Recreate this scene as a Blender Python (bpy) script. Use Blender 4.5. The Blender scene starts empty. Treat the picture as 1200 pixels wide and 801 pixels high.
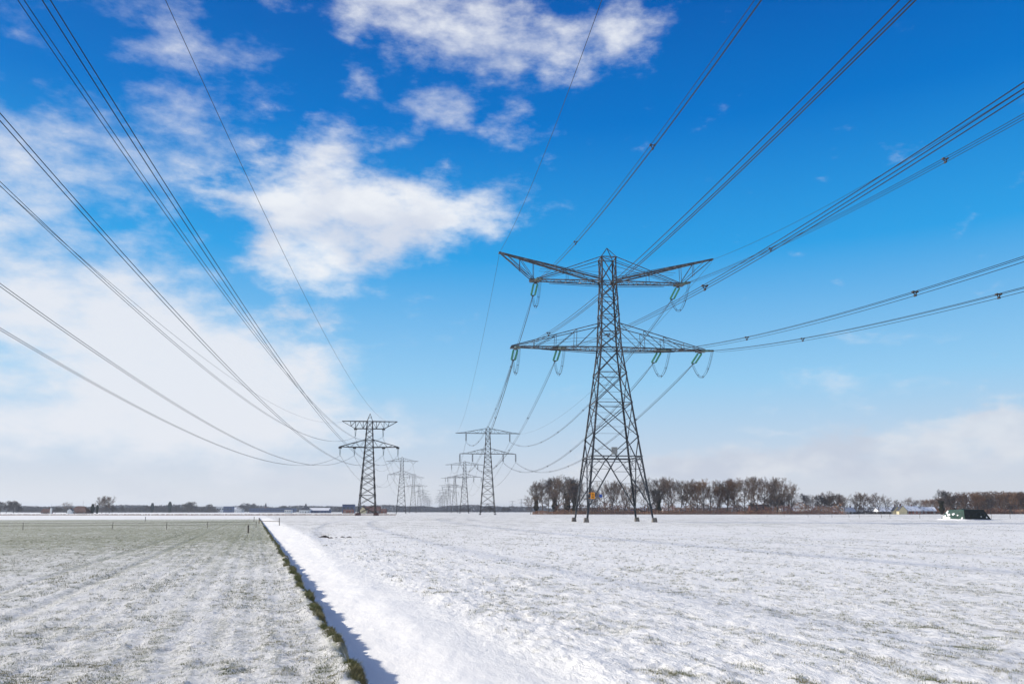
import bpy, math, random
import numpy as np
from mathutils import Vector, Matrix

R = math.radians
sc = bpy.context.scene
col = sc.collection

# ------------------------------------------------------------------ camera
CAM_H = 1.9
PITCH = math.atan(.175)
F_PX = 933.3                      # focal length in photo pixels (photo 1200 wide)
cd = bpy.data.cameras.new('camera'); cam = bpy.data.objects.new('camera', cd); col.objects.link(cam)
cd.lens = 28.0; cd.sensor_width = 36.0; cd.shift_y = 35.2/1200
cd.clip_start = .1; cd.clip_end = 30000
cam.location = (0, 0, CAM_H); cam.rotation_euler = (math.pi/2+PITCH, 0, 0)
sc.camera = cam

# ------------------------------------------------------------------ sun, sky, exposure
SUN_AZ, SUN_EL = 70.0, 27.5       # degrees left of the view direction, above the horizon
sd = bpy.data.lights.new('sun', 'SUN'); sun = bpy.data.objects.new('sun', sd); col.objects.link(sun)
sd.energy = 4.75; sd.angle = R(.7); sd.color = (1, .935, .83)
sv = Vector((-math.sin(R(SUN_AZ))*math.cos(R(SUN_EL)), math.cos(R(SUN_AZ))*math.cos(R(SUN_EL)), math.sin(R(SUN_EL))))
sun.rotation_euler = sv.to_track_quat('Z', 'Y').to_euler(); sun.location = (-60, 20, 80)
sc.view_settings.view_transform = 'Standard'; sc.view_settings.look = 'None'
sc.view_settings.gamma = 1; sc.view_settings.use_curve_mapping = False
sc.view_settings.exposure = 0.14
sc.cycles.max_bounces = 5; sc.cycles.diffuse_bounces = 2; sc.cycles.glossy_bounces = 2
sc.cycles.volume_bounces = 0; sc.cycles.transparent_max_bounces = 6


class NT:
    """tiny helper round a node tree"""
    def __init__(s, t): s.t = t; s.n = t.nodes; s.l = t.links
    def set(s, sock, v):
        if v is None: return
        if hasattr(v, 'links') or isinstance(v, bpy.types.NodeSocket): s.l.new(v, sock)
        else: sock.default_value = v
    def m(s, op, a, b=None, c=None, clamp=False):
        n = s.n.new('ShaderNodeMath'); n.operation = op; n.use_clamp = clamp
        s.set(n.inputs[0], a); s.set(n.inputs[1], b)
        if c is not None: s.set(n.inputs[2], c)
        return n.outputs[0]
    def vm(s, op, a, b=None, out=0):
        n = s.n.new('ShaderNodeVectorMath'); n.operation = op; s.set(n.inputs[0], a); s.set(n.inputs[1], b)
        return n.outputs[out]
    def noise(s, v, scale, detail=3, rough=.5, w=None):
        n = s.n.new('ShaderNodeTexNoise'); s.set(n.inputs['Vector'], v)
        n.inputs['Scale'].default_value = scale; n.inputs['Detail'].default_value = detail
        n.inputs['Roughness'].default_value = rough
        return n.outputs[0], n.outputs[1]
    def step(s, v, lo, hi):
        n = s.n.new('ShaderNodeMapRange'); n.interpolation_type = 'SMOOTHSTEP'
        s.set(n.inputs['Value'], v); s.set(n.inputs['From Min'], lo); s.set(n.inputs['From Max'], hi)
        return n.outputs[0]
    def mix(s, f, a, b):
        n = s.n.new('ShaderNodeMix'); n.data_type = 'RGBA'
        s.set(n.inputs[0], f); s.set(n.inputs[6], a); s.set(n.inputs[7], b)
        return n.outputs[2]
    def xyz(s, x, y, z):
        n = s.n.new('ShaderNodeCombineXYZ'); s.set(n.inputs[0], x); s.set(n.inputs[1], y); s.set(n.inputs[2], z)
        return n.outputs[0]
    def sep(s, v):
        n = s.n.new('ShaderNodeSeparateXYZ'); s.set(n.inputs[0], v); return n.outputs


w = bpy.data.worlds.new('World'); sc.world = w; w.use_nodes = True
t = NT(w.node_tree); t.n.clear()
sky = t.n.new('ShaderNodeTexSky'); sky.sky_type = 'NISHITA'; sky.sun_disc = False
sky.sun_elevation = R(SUN_EL); sky.sun_rotation = R(-SUN_AZ)
sky.air_density = 1.0; sky.dust_density = .35; sky.ozone_density = 2.6; sky.altitude = 0
hs = t.n.new('ShaderNodeHueSaturation'); hs.inputs['Saturation'].default_value = 1.22; hs.inputs['Value'].default_value = 1.0
t.l.new(sky.outputs[0], hs.inputs['Color'])
tc = t.n.new('ShaderNodeTexCoord')
d = t.vm('NORMALIZE', tc.outputs['Generated'])
dx, dy, dz = t.sep(d)
az = t.m('ARCTAN2', dx, dy); el = t.m('ARCSINE', dz)
# clouds: domain-warped noise over the sky directions, gathered into banks (degrees azimuth, elevation)
stretch = t.xyz(dx, dy, t.m('MULTIPLY', dz, 2.1))
n1, c1 = t.noise(stretch, 5.5, 7, .58)
n2, c2 = t.noise(stretch, 15, 8, .6)
wx, wy, wz = t.sep(c1)
azw = t.m('ADD', az, t.m('MULTIPLY', t.m('SUBTRACT', wx, .5), .16))
elw = t.m('ADD', el, t.m('MULTIPLY', t.m('SUBTRACT', wy, .5), .09))
def blob(a, e, sa, se, gain, tilt=0.0):
    u = t.m('SUBTRACT', azw, R(a)); v = t.m('SUBTRACT', elw, R(e))
    if tilt: v = t.m('ADD', v, t.m('MULTIPLY', u, -tilt))
    u = t.m('DIVIDE', u, R(sa)); v = t.m('DIVIDE', v, R(se))
    q = t.m('ADD', t.m('POWER', t.m('ABSOLUTE', u), 2), t.m('POWER', t.m('ABSOLUTE', v), 2))
    return t.m('MULTIPLY', t.m('EXPONENT', t.m('MULTIPLY', q, -1)), gain)
def total(bs):
    s_ = bs[0]
    for b in bs[1:]: s_ = t.m('ADD', s_, b)
    return s_
CUM = [  # the crisp white cumulus
    (-11.5, 21.0, 6.6, 2.5, 1.0, -.1), (-12.8, 17.3, 5.6, 2.8, .80, 0), (-13.4, 25.0, 3.2, 2.2, .98, 0), (-3.4, 21.6, 5.2, 1.8, .85, 0),
    (-19.5, 20.6, 4.3, 1.8, .80, 0), (-14, 13.3, 3.0, 1.3, .50, 0), (-17, 17.5, 3, 1.6, .5, 0),
    (-3.5, 34.2, 7.2, 2.6, .84, -.05), (3.2, 31.8, 4.4, 2.3, .72, 0), (-11.5, 35.0, 5.2, 2.2, .74, 0), (9.6, 33.2, 3.0, 2.2, .74, 0),
    (-4.8, 28.4, 4.4, 1.6, .64, 0), (-12, 29.8, 2.6, 1.3, .58, 0), (2.0, 26.4, 3.4, 1.2, .42, 0),
]
VEIL = [ # thin white veils, and unseen clouds behind the camera added to whiten ambient light
    (-27, 11.3, 11, 4.9, 1.15, -.15), (-24, 5.2, 16, 2.6, .75, 0), (-18, 8.5, 8, 4.0, .6, 0), (-34, 21, 8, 3.4, .52, 0), (-28, 30, 14, 8, .10, 0), (-23, 24.5, 5.5, 4.5, .42, 0),
    (-26, 31, 7, 2.6, .34, 0), (-60, 15, 20, 9, .9, 0), (22, 8.3, 6, .8, .42, 0), (18, 6.0, 3.5, .5, .5, 0), (25, 11.4, 4.5, .6, .38, 0),
    (2, 8, 4, 1.0, .2, 0), (120, 32, 42, 22, 1.1, 0), (-120, 30, 42, 20, 1.1, 0), (175, 26, 32, 22, 1.2, 0), (-172, 40, 32, 22, 1.2, 0),
]
BANK = [(27, 3.9, 11, 1.9, .85, 0), (15, 3.2, 7, 1.2, .55, 0), (12, 2.4, 8, 1.3, .5, 0), (36, 5.2, 7, 1.4, .5, 0), (31.5, 5.9, 2.3, .5, .5, 0), (-15, 1.5, 30, 2.6, .35, 0)]
fb = t.m('SUBTRACT', n2, .5)
dens_c = t.step(t.m('ADD', total([blob(*b) for b in CUM]), t.m('MULTIPLY', fb, 1.9)), .22, 1.25)
dens_v = t.m('MULTIPLY', t.step(t.m('ADD', total([blob(*b) for b in VEIL]), t.m('MULTIPLY', fb, 1.5)), .17, 1.15), .92)
dens_b = t.m('MULTIPLY', t.step(t.m('ADD', total([blob(*b) for b in BANK]), t.m('MULTIPLY', fb, 1.7)), .25, 1.0), .75)
# cloud brightness: thicker parts a little greyer below
shade, _ = t.noise(t.vm('ADD', stretch, (0.02, 0, .05)), 9, 4, .5)
ccol = t.mix(t.step(shade, .36, .62), (6.3, 6.7, 7.6, 1), (8.1, 8.3, 8.6, 1))
bcol = t.mix(t.step(shade, .40, .60), (5.4, 5.8, 6.7, 1), (7.1, 7.3, 7.7, 1))
base = hs.outputs[0]
# clear sky as this air colours it: deeper blue overhead, pale towards the horizon
ramp = t.n.new('ShaderNodeValToRGB'); t.l.new(t.m('MULTIPLY', el, 1/R(60)), ramp.inputs[0])
cr = ramp.color_ramp
stops = [(0.0, (.86, .87, .90)), (.045, (.69, .76, .87)), (.15, (.34, .67, .97)), (.30, (.03, .39, .87)), (.45, (.0, .195, .66)), (.58, (.0, .115, .49)), (1.0, (.0, .07, .38))]
while len(cr.elements) < len(stops): cr.elements.new(.5)
for e_, (p_, c_) in zip(cr.elements, stops): e_.position = p_; e_.color = (*c_, 1)
clear = t.vm('MULTIPLY', ramp.outputs[0], (8.4, 8.4, 8.4))
base = t.mix(.97, base, clear)
veilcol = (7.5, 7.7, 8.2, 1)
a = t.mix(dens_v, base, veilcol)
a = t.mix(dens_b, a, bcol)
a = t.mix(t.m('MULTIPLY', dens_c, .95), a, ccol)
bg = t.n.new('ShaderNodeBackground'); bg.inputs['Strength'].default_value = .10
out = t.n.new('ShaderNodeOutputWorld'); t.l.new(a, bg.inputs[0]); t.l.new(bg.outputs[0], out.inputs[0])
w.cycles.sampling_method = 'MANUAL'; w.cycles.sample_map_resolution = 1024

# ------------------------------------------------------------------ helpers
def tag(o, label=None, cat=None, group=None, kind=None):
    if label: o['label'] = label
    if cat: o['category'] = cat
    if group: o['group'] = group
    if kind: o['kind'] = kind
    return o
def empty(name, loc=(0, 0, 0), rz=0, label=None, cat=None, group=None):
    o = bpy.data.objects.new(name, None); col.objects.link(o); o.location = loc; o.rotation_euler = (0, 0, rz)
    o.empty_display_size = .5
    return tag(o, label, cat, group)
class MB:
    def __init__(s): s.v = []; s.f = []
    def add(s, vs, fs):
        b = len(s.v); s.v += [tuple(p) for p in vs]; s.f += [tuple(i+b for i in q) for q in fs]
    def beam(s, p, q, w, w2=None, cap=False):
        p = Vector(p); q = Vector(q); d_ = q-p
        if d_.length < 1e-6: return
        d_.normalize(); up = Vector((0, 0, 1)) if abs(d_.z) < .9 else Vector((0, 1, 0))
        a_ = d_.cross(up).normalized(); b_ = d_.cross(a_)
        w2 = w if w2 is None else w2
        c = [(-1, -1), (1, -1), (1, 1), (-1, 1)]
        vs = [p+a_*x*w/2+b_*y*w/2 for x, y in c]+[q+a_*x*w2/2+b_*y*w2/2 for x, y in c]
        fs = [(i, (i+1) % 4, 4+(i+1) % 4, 4+i) for i in range(4)]
        if cap: fs += [(3, 2, 1, 0), (4, 5, 6, 7)]
        s.add(vs, fs)
    def angle(s, p, q, w, cen):
        """rolled steel angle: two thin flanges, opening towards the tower axis"""
        p = Vector(p); q = Vector(q); d_ = (q-p).normalized()
        c = Vector(cen); sx = 1 if p.x < c.x else -1; sy = 1 if p.y < c.y else -1
        tck = w*.16
        for ex, ey in ((Vector((sx, 0, 0)), Vector((0, sy, 0))), (Vector((0, sy, 0)), Vector((sx, 0, 0)))):
            vs = []
            for pt in (p, q): vs += [pt, pt+ex*w, pt+ex*w+ey*tck, pt+ey*tck]
            s.add(vs, [(i, (i+1) % 4, 4+(i+1) % 4, 4+i) for i in range(4)])
    def box(s, c, sz, rz=0):
        c = Vector(c); cs, sn = math.cos(rz), math.sin(rz); vs = []
        for z in (-.5, .5):
            for x, y in ((-.5, -.5), (.5, -.5), (.5, .5), (-.5, .5)):
                X, Y = x*sz[0], y*sz[1]; vs.append(c+Vector((X*cs-Y*sn, X*sn+Y*cs, z*sz[2])))
        s.add(vs, [(3, 2, 1, 0), (4, 5, 6, 7), (0, 1, 5, 4), (1, 2, 6, 5), (2, 3, 7, 6), (3, 0, 4, 7)])
    def tube(s, pts, r, n=4, r2=None):
        pts = [Vector(p) for p in pts]; b = len(s.v); N = len(pts)
        for i, p in enumerate(pts):
            d_ = (pts[min(i+1, N-1)]-pts[max(i-1, 0)]).normalized()
            up = Vector((0, 0, 1)) if abs(d_.z) < .95 else Vector((1, 0, 0))
            a_ = d_.cross(up).normalized(); c_ = a_.cross(d_)
            rr = r if r2 is None else r+(r2-r)*i/(N-1)
            for k in range(n):
                an = 2*math.pi*k/n; s.v.append(tuple(p+a_*math.cos(an)*rr+c_*math.sin(an)*rr))
        for i in range(N-1):
            for k in range(n):
                s.f.append((b+i*n+k, b+i*n+(k+1) % n, b+(i+1)*n+(k+1) % n, b+(i+1)*n+k))
    def lathe(s, p, q, prof, n=8):
        """prof = [(t, r)] along p->q"""
        p = Vector(p); q = Vector(q); d_ = (q-p).normalized(); up = Vector((0, 0, 1)) if abs(d_.z) < .9 else Vector((0, 1, 0))
        a_ = d_.cross(up).normalized(); c_ = a_.cross(d_); b = len(s.v)
        for tt, r in prof:
            o = p+(q-p)*tt
            for k in range(n):
                an = 2*math.pi*k/n; s.v.append(tuple(o+a_*math.cos(an)*r+c_*math.sin(an)*r))
        for i in range(len(prof)-1):
            for k in range(n): s.f.append((b+i*n+k, b+i*n+(k+1) % n, b+(i+1)*n+(k+1) % n, b+(i+1)*n+k))
    def mesh(s, name, mat, smooth=False):
        m = bpy.data.meshes.new(name); m.from_pydata(s.v, [], s.f); m.materials.append(mat)
        if smooth: m.polygons.foreach_set('use_smooth', [True]*len(m.polygons))
        m.update(); return m
    def build(s, name, mat, parent=None, loc=None, smooth=False):
        o = bpy.data.objects.new(name, s.mesh(name, mat, smooth)); col.objects.link(o)
        if parent: o.parent = parent
        if loc: o.location = loc
        return o
def np_mesh(name, verts, faces, mat):
    m = bpy.data.meshes.new(name); k = faces.shape[1]
    m.vertices.add(len(verts)); m.vertices.foreach_set('co', verts.astype(np.float32).ravel())
    m.loops.add(faces.size); m.loops.foreach_set('vertex_index', faces.astype(np.int32).ravel())
    m.polygons.add(len(faces)); m.polygons.foreach_set('loop_start', np.arange(0, faces.size, k, dtype=np.int32))
    try: m.polygons.foreach_set('loop_total', np.full(len(faces), k, dtype=np.int32))
    except Exception: pass
    if mat: m.materials.append(mat)
    m.update(calc_edges=True); return m
def np_obj(name, verts, faces, mat, parent=None):
    o = bpy.data.objects.new(name, np_mesh(name, verts, faces, mat)); col.objects.link(o)
    if parent: o.parent = parent
    return o
def copy_tree(o, parent=None):
    c = o.copy(); col.objects.link(c); c.parent = parent
    for ch in list(o.children): copy_tree(ch, c)
    return c
def at(px, D, z=0.0):
    """ground point seen in photo column px at forward distance D"""
    dep = D*math.cos(PITCH)+(z-CAM_H)*math.sin(PITCH)
    return (px-600)/F_PX*dep
def colx(p):
    dep = p[1]*math.cos(PITCH)+(p[2]-CAM_H)*math.sin(PITCH); return 600+F_PX*p[0]/dep

def mat(name, color, rough=.8, metal=0, color2=None, scale=2.0, bump=0.0, lo=.4, hi=.6, stretch=None, spec=.3, detail=4, bscale=None):
    m = bpy.data.materials.new(name); m.use_nodes = True; t_ = NT(m.node_tree)
    b = t_.n['Principled BSDF']; b.inputs['Roughness'].default_value = rough; b.inputs['Metallic'].default_value = metal
    b.inputs['Specular IOR Level'].default_value = spec
    b.inputs['Base Color'].default_value = (*color, 1)
    tc_ = t_.n.new('ShaderNodeTexCoord'); v = tc_.outputs['Object']
    if stretch: v = t_.vm('MULTIPLY', v, stretch)
    if color2:
        n_, _ = t_.noise(v, scale, detail, .6)
        t_.l.new(t_.mix(t_.step(n_, lo, hi), (*color, 1), (*color2, 1)), b.inputs['Base Color'])
    if bump:
        n_, _ = t_.noise(v, bscale or scale*4, 4, .6)
        bp = t_.n.new('ShaderNodeBump'); bp.inputs['Strength'].default_value = .6; bp.inputs['Distance'].default_value = bump
        t_.l.new(n_, bp.inputs['Height']); t_.l.new(bp.outputs[0], b.inputs['Normal'])
    return m
M = dict(
    steel=mat('galvanised_steel', (.034, .039, .048), .45, .3, (.13, .138, .15), 1.3, lo=.48, hi=.66, spec=.5),
    steel_brown=mat('weathered_steel', (.028, .025, .024), .6, .2, (.06, .052, .048), .8),
    wire=mat('aluminium_wire', (.014, .015, .018), .5, .4, (.024, .025, .028), .4),
    shaded_tarp=mat('shaded_tarp', (.006, .009, .008), .6, 0, (.010, .014, .012), .8, .04),  # tarpaulin with shade put into its colour, for the stack's right face
    concrete=mat('concrete', (.12, .11, .10), .9, 0, (.20, .185, .165), 3, .01),
    green_shaded=mat('shaded_green_insulator', (.01, .05, .04), .3, 0, (.012, .065, .05), 4, spec=.6),  # same glass as the green strings, darkened to paint in their shadow
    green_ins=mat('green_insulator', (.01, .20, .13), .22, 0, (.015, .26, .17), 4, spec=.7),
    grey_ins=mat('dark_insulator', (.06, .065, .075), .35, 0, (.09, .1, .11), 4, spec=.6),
    glass_ins=mat('pale_insulator', (.25, .32, .34), .25, 0, (.33, .40, .42), 4, spec=.6),
    orange=mat('orange_paint', (.85, .33, .02), .5, 0, (.75, .27, .015), 5),
    bluep=mat('blue_paint', (.04, .09, .35), .5, 0, (.05, .11, .4), 5),
    white=mat('white_paint', (.75, .75, .73), .6, 0, (.66, .66, .65), 1.5),
    grey=mat('grey_metal', (.3, .31, .31), .5, .2, (.22, .23, .23), 3),
    bark=mat('bark', (.085, .07, .058), .9, 0, (.15, .13, .115), 1.2, .03, stretch=(3, 3, .6)),
    twig=mat('twigs', (.095, .065, .048), .85, 0, (.175, .12, .085), .35),
    twig_red=mat('reddish_twigs', (.14, .075, .045), .85, 0, (.22, .135, .08), .3),
    twig_dark=mat('dark_twigs', (.05, .042, .04), .85, 0, (.085, .07, .063), .4),
    ivy=mat('ivy', (.022, .026, .014), .6, 0, (.05, .045, .022), .9),
    evergreen=mat('evergreen', (.012, .022, .016), .7, 0, (.025, .04, .024), 1.0),
    shrub=mat('brown_shrub', (.28, .13, .08), .9, 0, (.38, .25, .16), .25),
    wood=mat('weathered_wood', (.12, .095, .075), .9, 0, (.2, .17, .14), 4, .01, stretch=(6, 6, 1)),
    snow=mat('snow', (.80, .79, .775), .6, 0, (.86, .85, .835), 1.5, .02),
    brick=mat('brick', (.22, .085, .055), .9, 0, (.30, .13, .085), 1.2),
    brick_dark=mat('dark_brick', (.10, .05, .042), .9, 0, (.15, .08, .065), 1.2),
    cream=mat('cream_render', (.62, .55, .36), .85, 0, (.52, .46, .30), .8),
    render_w=mat('white_render', (.72, .73, .74), .8, 0, (.62, .63, .65), .8),
    slate=mat('slate_roof', (.05, .055, .07), .7, 0, (.09, .095, .11), .7),
    roof_snow=mat('snowy_roof', (.74, .76, .80), .7, 0, (.30, .33, .40), .45, lo=.52, hi=.66),
    roof_red=mat('brown_roof', (.14, .07, .055), .8, 0, (.2, .11, .085), .7),
    blue_clad=mat('blue_cladding', (.045, .07, .15), .6, 0, (.065, .09, .18), .6),
    pane=mat('window_glass', (.03, .04, .055), .12, 0, (.05, .06, .08), 3, spec=.8),
    dirt=mat('dark_soil', (.05, .038, .03), .95, 0, (.09, .07, .055), 9, .03),
)
STEAM = None

# value noise for the terrain
def vnoise(x, y, seed=0):
    xi = np.floor(x).astype(np.int64); yi = np.floor(y).astype(np.int64); fx = x-xi; fy = y-yi
    fx = fx*fx*(3-2*fx); fy = fy*fy*(3-2*fy)
    def h(i, j):
        n = (i*374761393+j*668265263+seed*1442695041) & 0xffffffff
        n = ((n ^ (n >> 13))*1274126177) & 0xffffffff
        return ((n ^ (n >> 16)) & 0xffff)/65535.0
    return (h(xi, yi)*(1-fx)+h(xi+1, yi)*fx)*(1-fy)+(h(xi, yi+1)*(1-fx)+h(xi+1, yi+1)*fx)*fy
def fbm(x, y, o=4, seed=0):
    s_ = 0; a_ = .5
    for i in range(o): s_ = s_+a_*(vnoise(x*2**i, y*2**i, seed+i)-.5); a_ *= .5
    return s_

# ------------------------------------------------------------------ ground with the ditch
DU = np.array([-.3030, .9530]); DN = np.array([.9530, .3030])     # along the ditch, across it (to the right)
N0 = 1.3*.9530
def tn(X, Y): return X*DU[0]+Y*DU[1], X*DN[0]+Y*DN[1]-N0
def xy(T, N): N = N+N0; return T*DU[0]+N*DN[0], T*DU[1]+N*DN[1]
def sm(x, a_, b_): q = np.clip((x-a_)/(b_-a_), 0, 1); return q*q*(3-2*q)
def surface(T, N):
    """ground height at ditch coordinates"""
    end = 1-sm(T, 255, 262)
    near = np.exp(-np.abs(T)/60.0)
    edge = .30*fbm(T*1.1, T*0+3.3, 3, 5)+.26*fbm(T*3.1, T*0+1.3, 3, 9)
    n_ = N-edge
    drop = sm(n_, 0, .20)
    depth = .44+.10*fbm(T*.25, T*0, 2, 3)
    rim = 3.1+.5*fbm(T*.12, T*0+7, 3, 21)
    rise = np.clip((N-.45)/(rim-.45), 0, 1); rise = np.where(rise < .8, rise*1.08, 1-(1-rise)**2*3.4)
    ripple = .09*fbm(N*1.7, T*.8, 4, 13)*sm(N, .5, 1.2)
    h = -depth*drop*(1-rise)*end+ripple*drop*end*(1-sm(N, 5, 8))
    # tussocky lip
    lip = np.exp(-((n_+.10)/.16)**2)*(.02+.22*np.clip(fbm(T*1.3, N*1.5, 3, 31)+.14, 0, 1)+.22*np.clip(fbm(T*4.2, N*4, 2, 37)+.02, 0, 1))
    h = h+lip*end*near**.3
    # crop rows and clods on the fields
    left = 1-sm(n_, -.25, 0)
    right = sm(N, 1.9, 3.0)
    rows = .010*np.sin(N*2*math.pi/.52+2*fbm(T*.2, N*.2, 2, 41))*left
    clod = (.085*fbm(T*3.1, N*3.1, 4, 51)+.10*np.clip(fbm(T*9, N*9, 3, 55), 0, 1))*left
    clodr = (.085*fbm(T*1.8, N*3.4, 4, 61)+.09*np.clip(fbm(T*7, N*10, 3, 65), 0, 1))*right
    track = -.05*(np.exp(-((N+5.3+.5*fbm(T*.03, T*0, 2, 71))/.22)**2)+np.exp(-((N+7.0+.5*fbm(T*.03, T*0, 2, 71))/.22)**2))*left
    fade = np.exp(-np.abs(T)/90.0)
    h = h+(rows+clod+clodr+track)*(.25+.75*fade)
    h = h+.25*fbm(T*.02, N*.02, 2, 81)*sm(np.hypot(T, N), 60, 200)*.3
    return h
def geo(a_, b_, r, s0):
    o = [a_]; 
    while o[-1] < b_: o.append(o[-1]+max(s0, (o[-1])*r))
    return o
tt = [-9000, -3000, -800, -200, -60, -20, -8, -3, -1]+list(np.arange(0, 6, .2))+geo(6, 300, .0038, .025)+geo(306, 9500, .02, 1)
nr = list(np.arange(-.7, 2.9, .035))
up_ = geo(2.9, 45, .009, .035)+geo(46.5, 9500, .03, 1); dn_ = [-x for x in geo(.735, 45, .009, .035)+geo(46.5, 9500, .03, 1)][::-1]
nn = dn_+nr+up_
T_, N_ = np.meshgrid(np.array(tt, float), np.array(nn, float), indexing='ij')
Z_ = surface(T_, N_); X_, Y_ = xy(T_, N_)
a_, b_ = T_.shape
idx = np.arange(a_*b_).reshape(a_, b_)
fc = np.stack([idx[:-1, :-1], idx[1:, :-1], idx[1:, 1:], idx[:-1, 1:]], -1).reshape(-1, 4)[:, ::-1]
gm = bpy.data.materials.new('snowy_field'); gm.use_nodes = True; g = NT(gm.node_tree); gb = g.n['Principled BSDF']
gc = g.n.new('ShaderNodeTexCoord').outputs['Object']
gx, gy, gz = g.sep(gc)
gt = g.vm('DOT_PRODUCT', gc, (DU[0], DU[1], 0), 1); gn = g.m('SUBTRACT', g.vm('DOT_PRODUCT', gc, (DN[0], DN[1], 0), 1), N0)
v_iso = g.xyz(gn, gt, gz)
v_row = g.xyz(g.m('MULTIPLY', gn, 1.0), g.m('MULTIPLY', gt, .06), 0)
v_streak = g.xyz(gn, g.m('MULTIPLY', gt, .38), 0)
leftm = g.step(gn, -.02, -.12)
nf, _ = g.noise(v_iso, 13, 6, .72)             # tufts
nm_, _ = g.noise(v_iso, .9, 4, .6)              # patches
nrw, _ = g.noise(v_row, 5.0, 3, .6)              # drill rows
nbig, _ = g.noise(v_iso, .035, 4, .55)
far = g.step(gt, 10, 62)
# left field: young crop poking through thin snow
cl = g.m('ADD', g.m('MULTIPLY', nf, 1.0), g.m('ADD', g.m('MULTIPLY', nm_, .40), g.m('MULTIPLY', nrw, .30)))
thr = g.m('SUBTRACT', .93, g.m('MULTIPLY', far, .20))
thr = g.m('ADD', thr, g.m('MULTIPLY', g.m('SUBTRACT', nbig, .5), .25))
thr = g.m('ADD', thr, g.m('MULTIPLY', g.step(gt, 190, 245), .3))
for off in (5.3, 7.0, 2.5):   # wheel ruts with the crop laid bare
    dd_ = g.m('ABSOLUTE', g.m('ADD', gn, off)); thr = g.m('SUBTRACT', thr, g.m('MULTIPLY', g.step(dd_, .30, .08), .045 if off > 3 else .035))
cover_l = g.m('MULTIPLY', g.step(cl, g.m('SUBTRACT', thr, .10), g.m('ADD', thr, .16)), .84)
# right field: deeper snow combed into streaks, stubble showing
nfr, _ = g.noise(v_streak, 6.5, 6, .70)
nmr, _ = g.noise(v_streak, .55, 4, .6)
cr_ = g.m('ADD', nfr, g.m('MULTIPLY', nmr, .55))
farr = g.step(gt, 25, 140)
thr2 = g.m('SUBTRACT', .805, g.m('MULTIPLY', farr, .075))
thr2 = g.m('ADD', thr2, g.m('MULTIPLY', g.m('SUBTRACT', nbig, .5), .22))
thr2 = g.m('ADD', thr2, g.m('MULTIPLY', g.step(gn, 3.6, 1.8), .5))
cover_r = g.m('MULTIPLY', g.step(cr_, thr2, g.m('ADD', thr2, .20)), .80)
bankm = g.m('MULTIPLY', g.step(gn, -.22, .0), g.step(gn, .36, .22))
bankn, _ = g.noise(v_iso, 5, 4, .6)
cover_b = g.m('MULTIPLY', g.m('MULTIPLY', bankm, g.step(bankn, .36, .46)), g.step(gt, 262, 250))
cover = g.m('ADD', g.m('MULTIPLY', cover_l, leftm), g.m('MULTIPLY', cover_r, g.m('SUBTRACT', 1, leftm)))
cover = g.m('MULTIPLY', cover, g.m('ADD', .55, g.m('MULTIPLY', g.step(gt, 14, 60), .45)))
cover = g.m('MAXIMUM', cover, cover_b, clamp=True)
gcol, _ = g.noise(v_iso, 2.1, 3, .6)
grass_l = g.mix(g.step(gcol, .35, .65), (.11, .13, .045, 1), (.21, .215, .09, 1))
grass_r = g.mix(g.step(gcol, .35, .65), (.14, .135, .08, 1), (.26, .235, .15, 1))
grass_c = g.mix(leftm, grass_r, grass_l)
snown, _ = g.noise(v_iso, .6, 4, .6)
snow_c = g.mix(snown, (.80, .78, .73, 1), (.86, .838, .785, 1))
g.l.new(g.mix(cover, snow_c, grass_c), gb.inputs['Base Color'])
gb.inputs['Roughness'].default_value = .75; gb.inputs['Specular IOR Level'].default_value = .25
hgt = g.m('ADD', g.m('MULTIPLY', g.m('ADD', g.m('MULTIPLY', nf, leftm), g.m('MULTIPLY', nfr, g.m('SUBTRACT', 1, leftm))), 1), g.m('MULTIPLY', cover, .25))
smooth = g.m('SUBTRACT', 1, g.m('MULTIPLY', g.m('MULTIPLY', g.step(gn, .1, .4), g.step(gn, 2.8, 1.4)), .6))
bp = g.n.new('ShaderNodeBump'); bp.inputs['Distance'].default_value = .10
g.l.new(g.m('MULTIPLY', smooth, .75), bp.inputs['Strength'])
g.l.new(hgt, bp.inputs['Height']); g.l.new(bp.outputs[0], gb.inputs['Normal'])
ground = np_obj('ground', np.stack([X_.ravel(), Y_.ravel(), Z_.ravel()], -1), fc, gm)
ground.data.polygons.foreach_set('use_smooth', [True]*len(ground.data.polygons))
tag(ground, 'flat snow covered farmland with a drifted ditch running into the distance', None, None, 'structure')

# grass blades poking through the snow (nobody could count them)
rng = np.random.default_rng(7)
def blades(T, N, hmin, hmax, per, spread, wid, lean=.5, seed=0):
    k = len(T); T = np.repeat(T, per)+rng.normal(0, spread, k*per); N = np.repeat(N, per)+rng.normal(0, spread, k*per)
    z = surface(T, N)-.006; X, Y = xy(T, N); n_ = len(T)
    h = rng.uniform(hmin, hmax, n_); an = rng.uniform(0, 2*math.pi, n_); la = rng.uniform(0, 2*math.pi, n_)
    dx_ = np.cos(an)*wid*.5; dy_ = np.sin(an)*wid*.5; L = h*lean*rng.uniform(0, 1, n_)
    sc_ = np.clip(T/14.0, 1, 5); dx_ = dx_*sc_; dy_ = dy_*sc_; h = h*np.clip(sc_, 1, 1.6); L = L*np.clip(sc_, 1, 1.6)
    v = np.empty((n_, 3, 3)); v[:, 0] = np.stack([X-dx_, Y-dy_, z], -1); v[:, 1] = np.stack([X+dx_, Y+dy_, z], -1)
    v[:, 2] = np.stack([X+np.cos(la)*L, Y+np.sin(la)*L, z+h], -1)
    return v.reshape(-1, 3)
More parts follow.
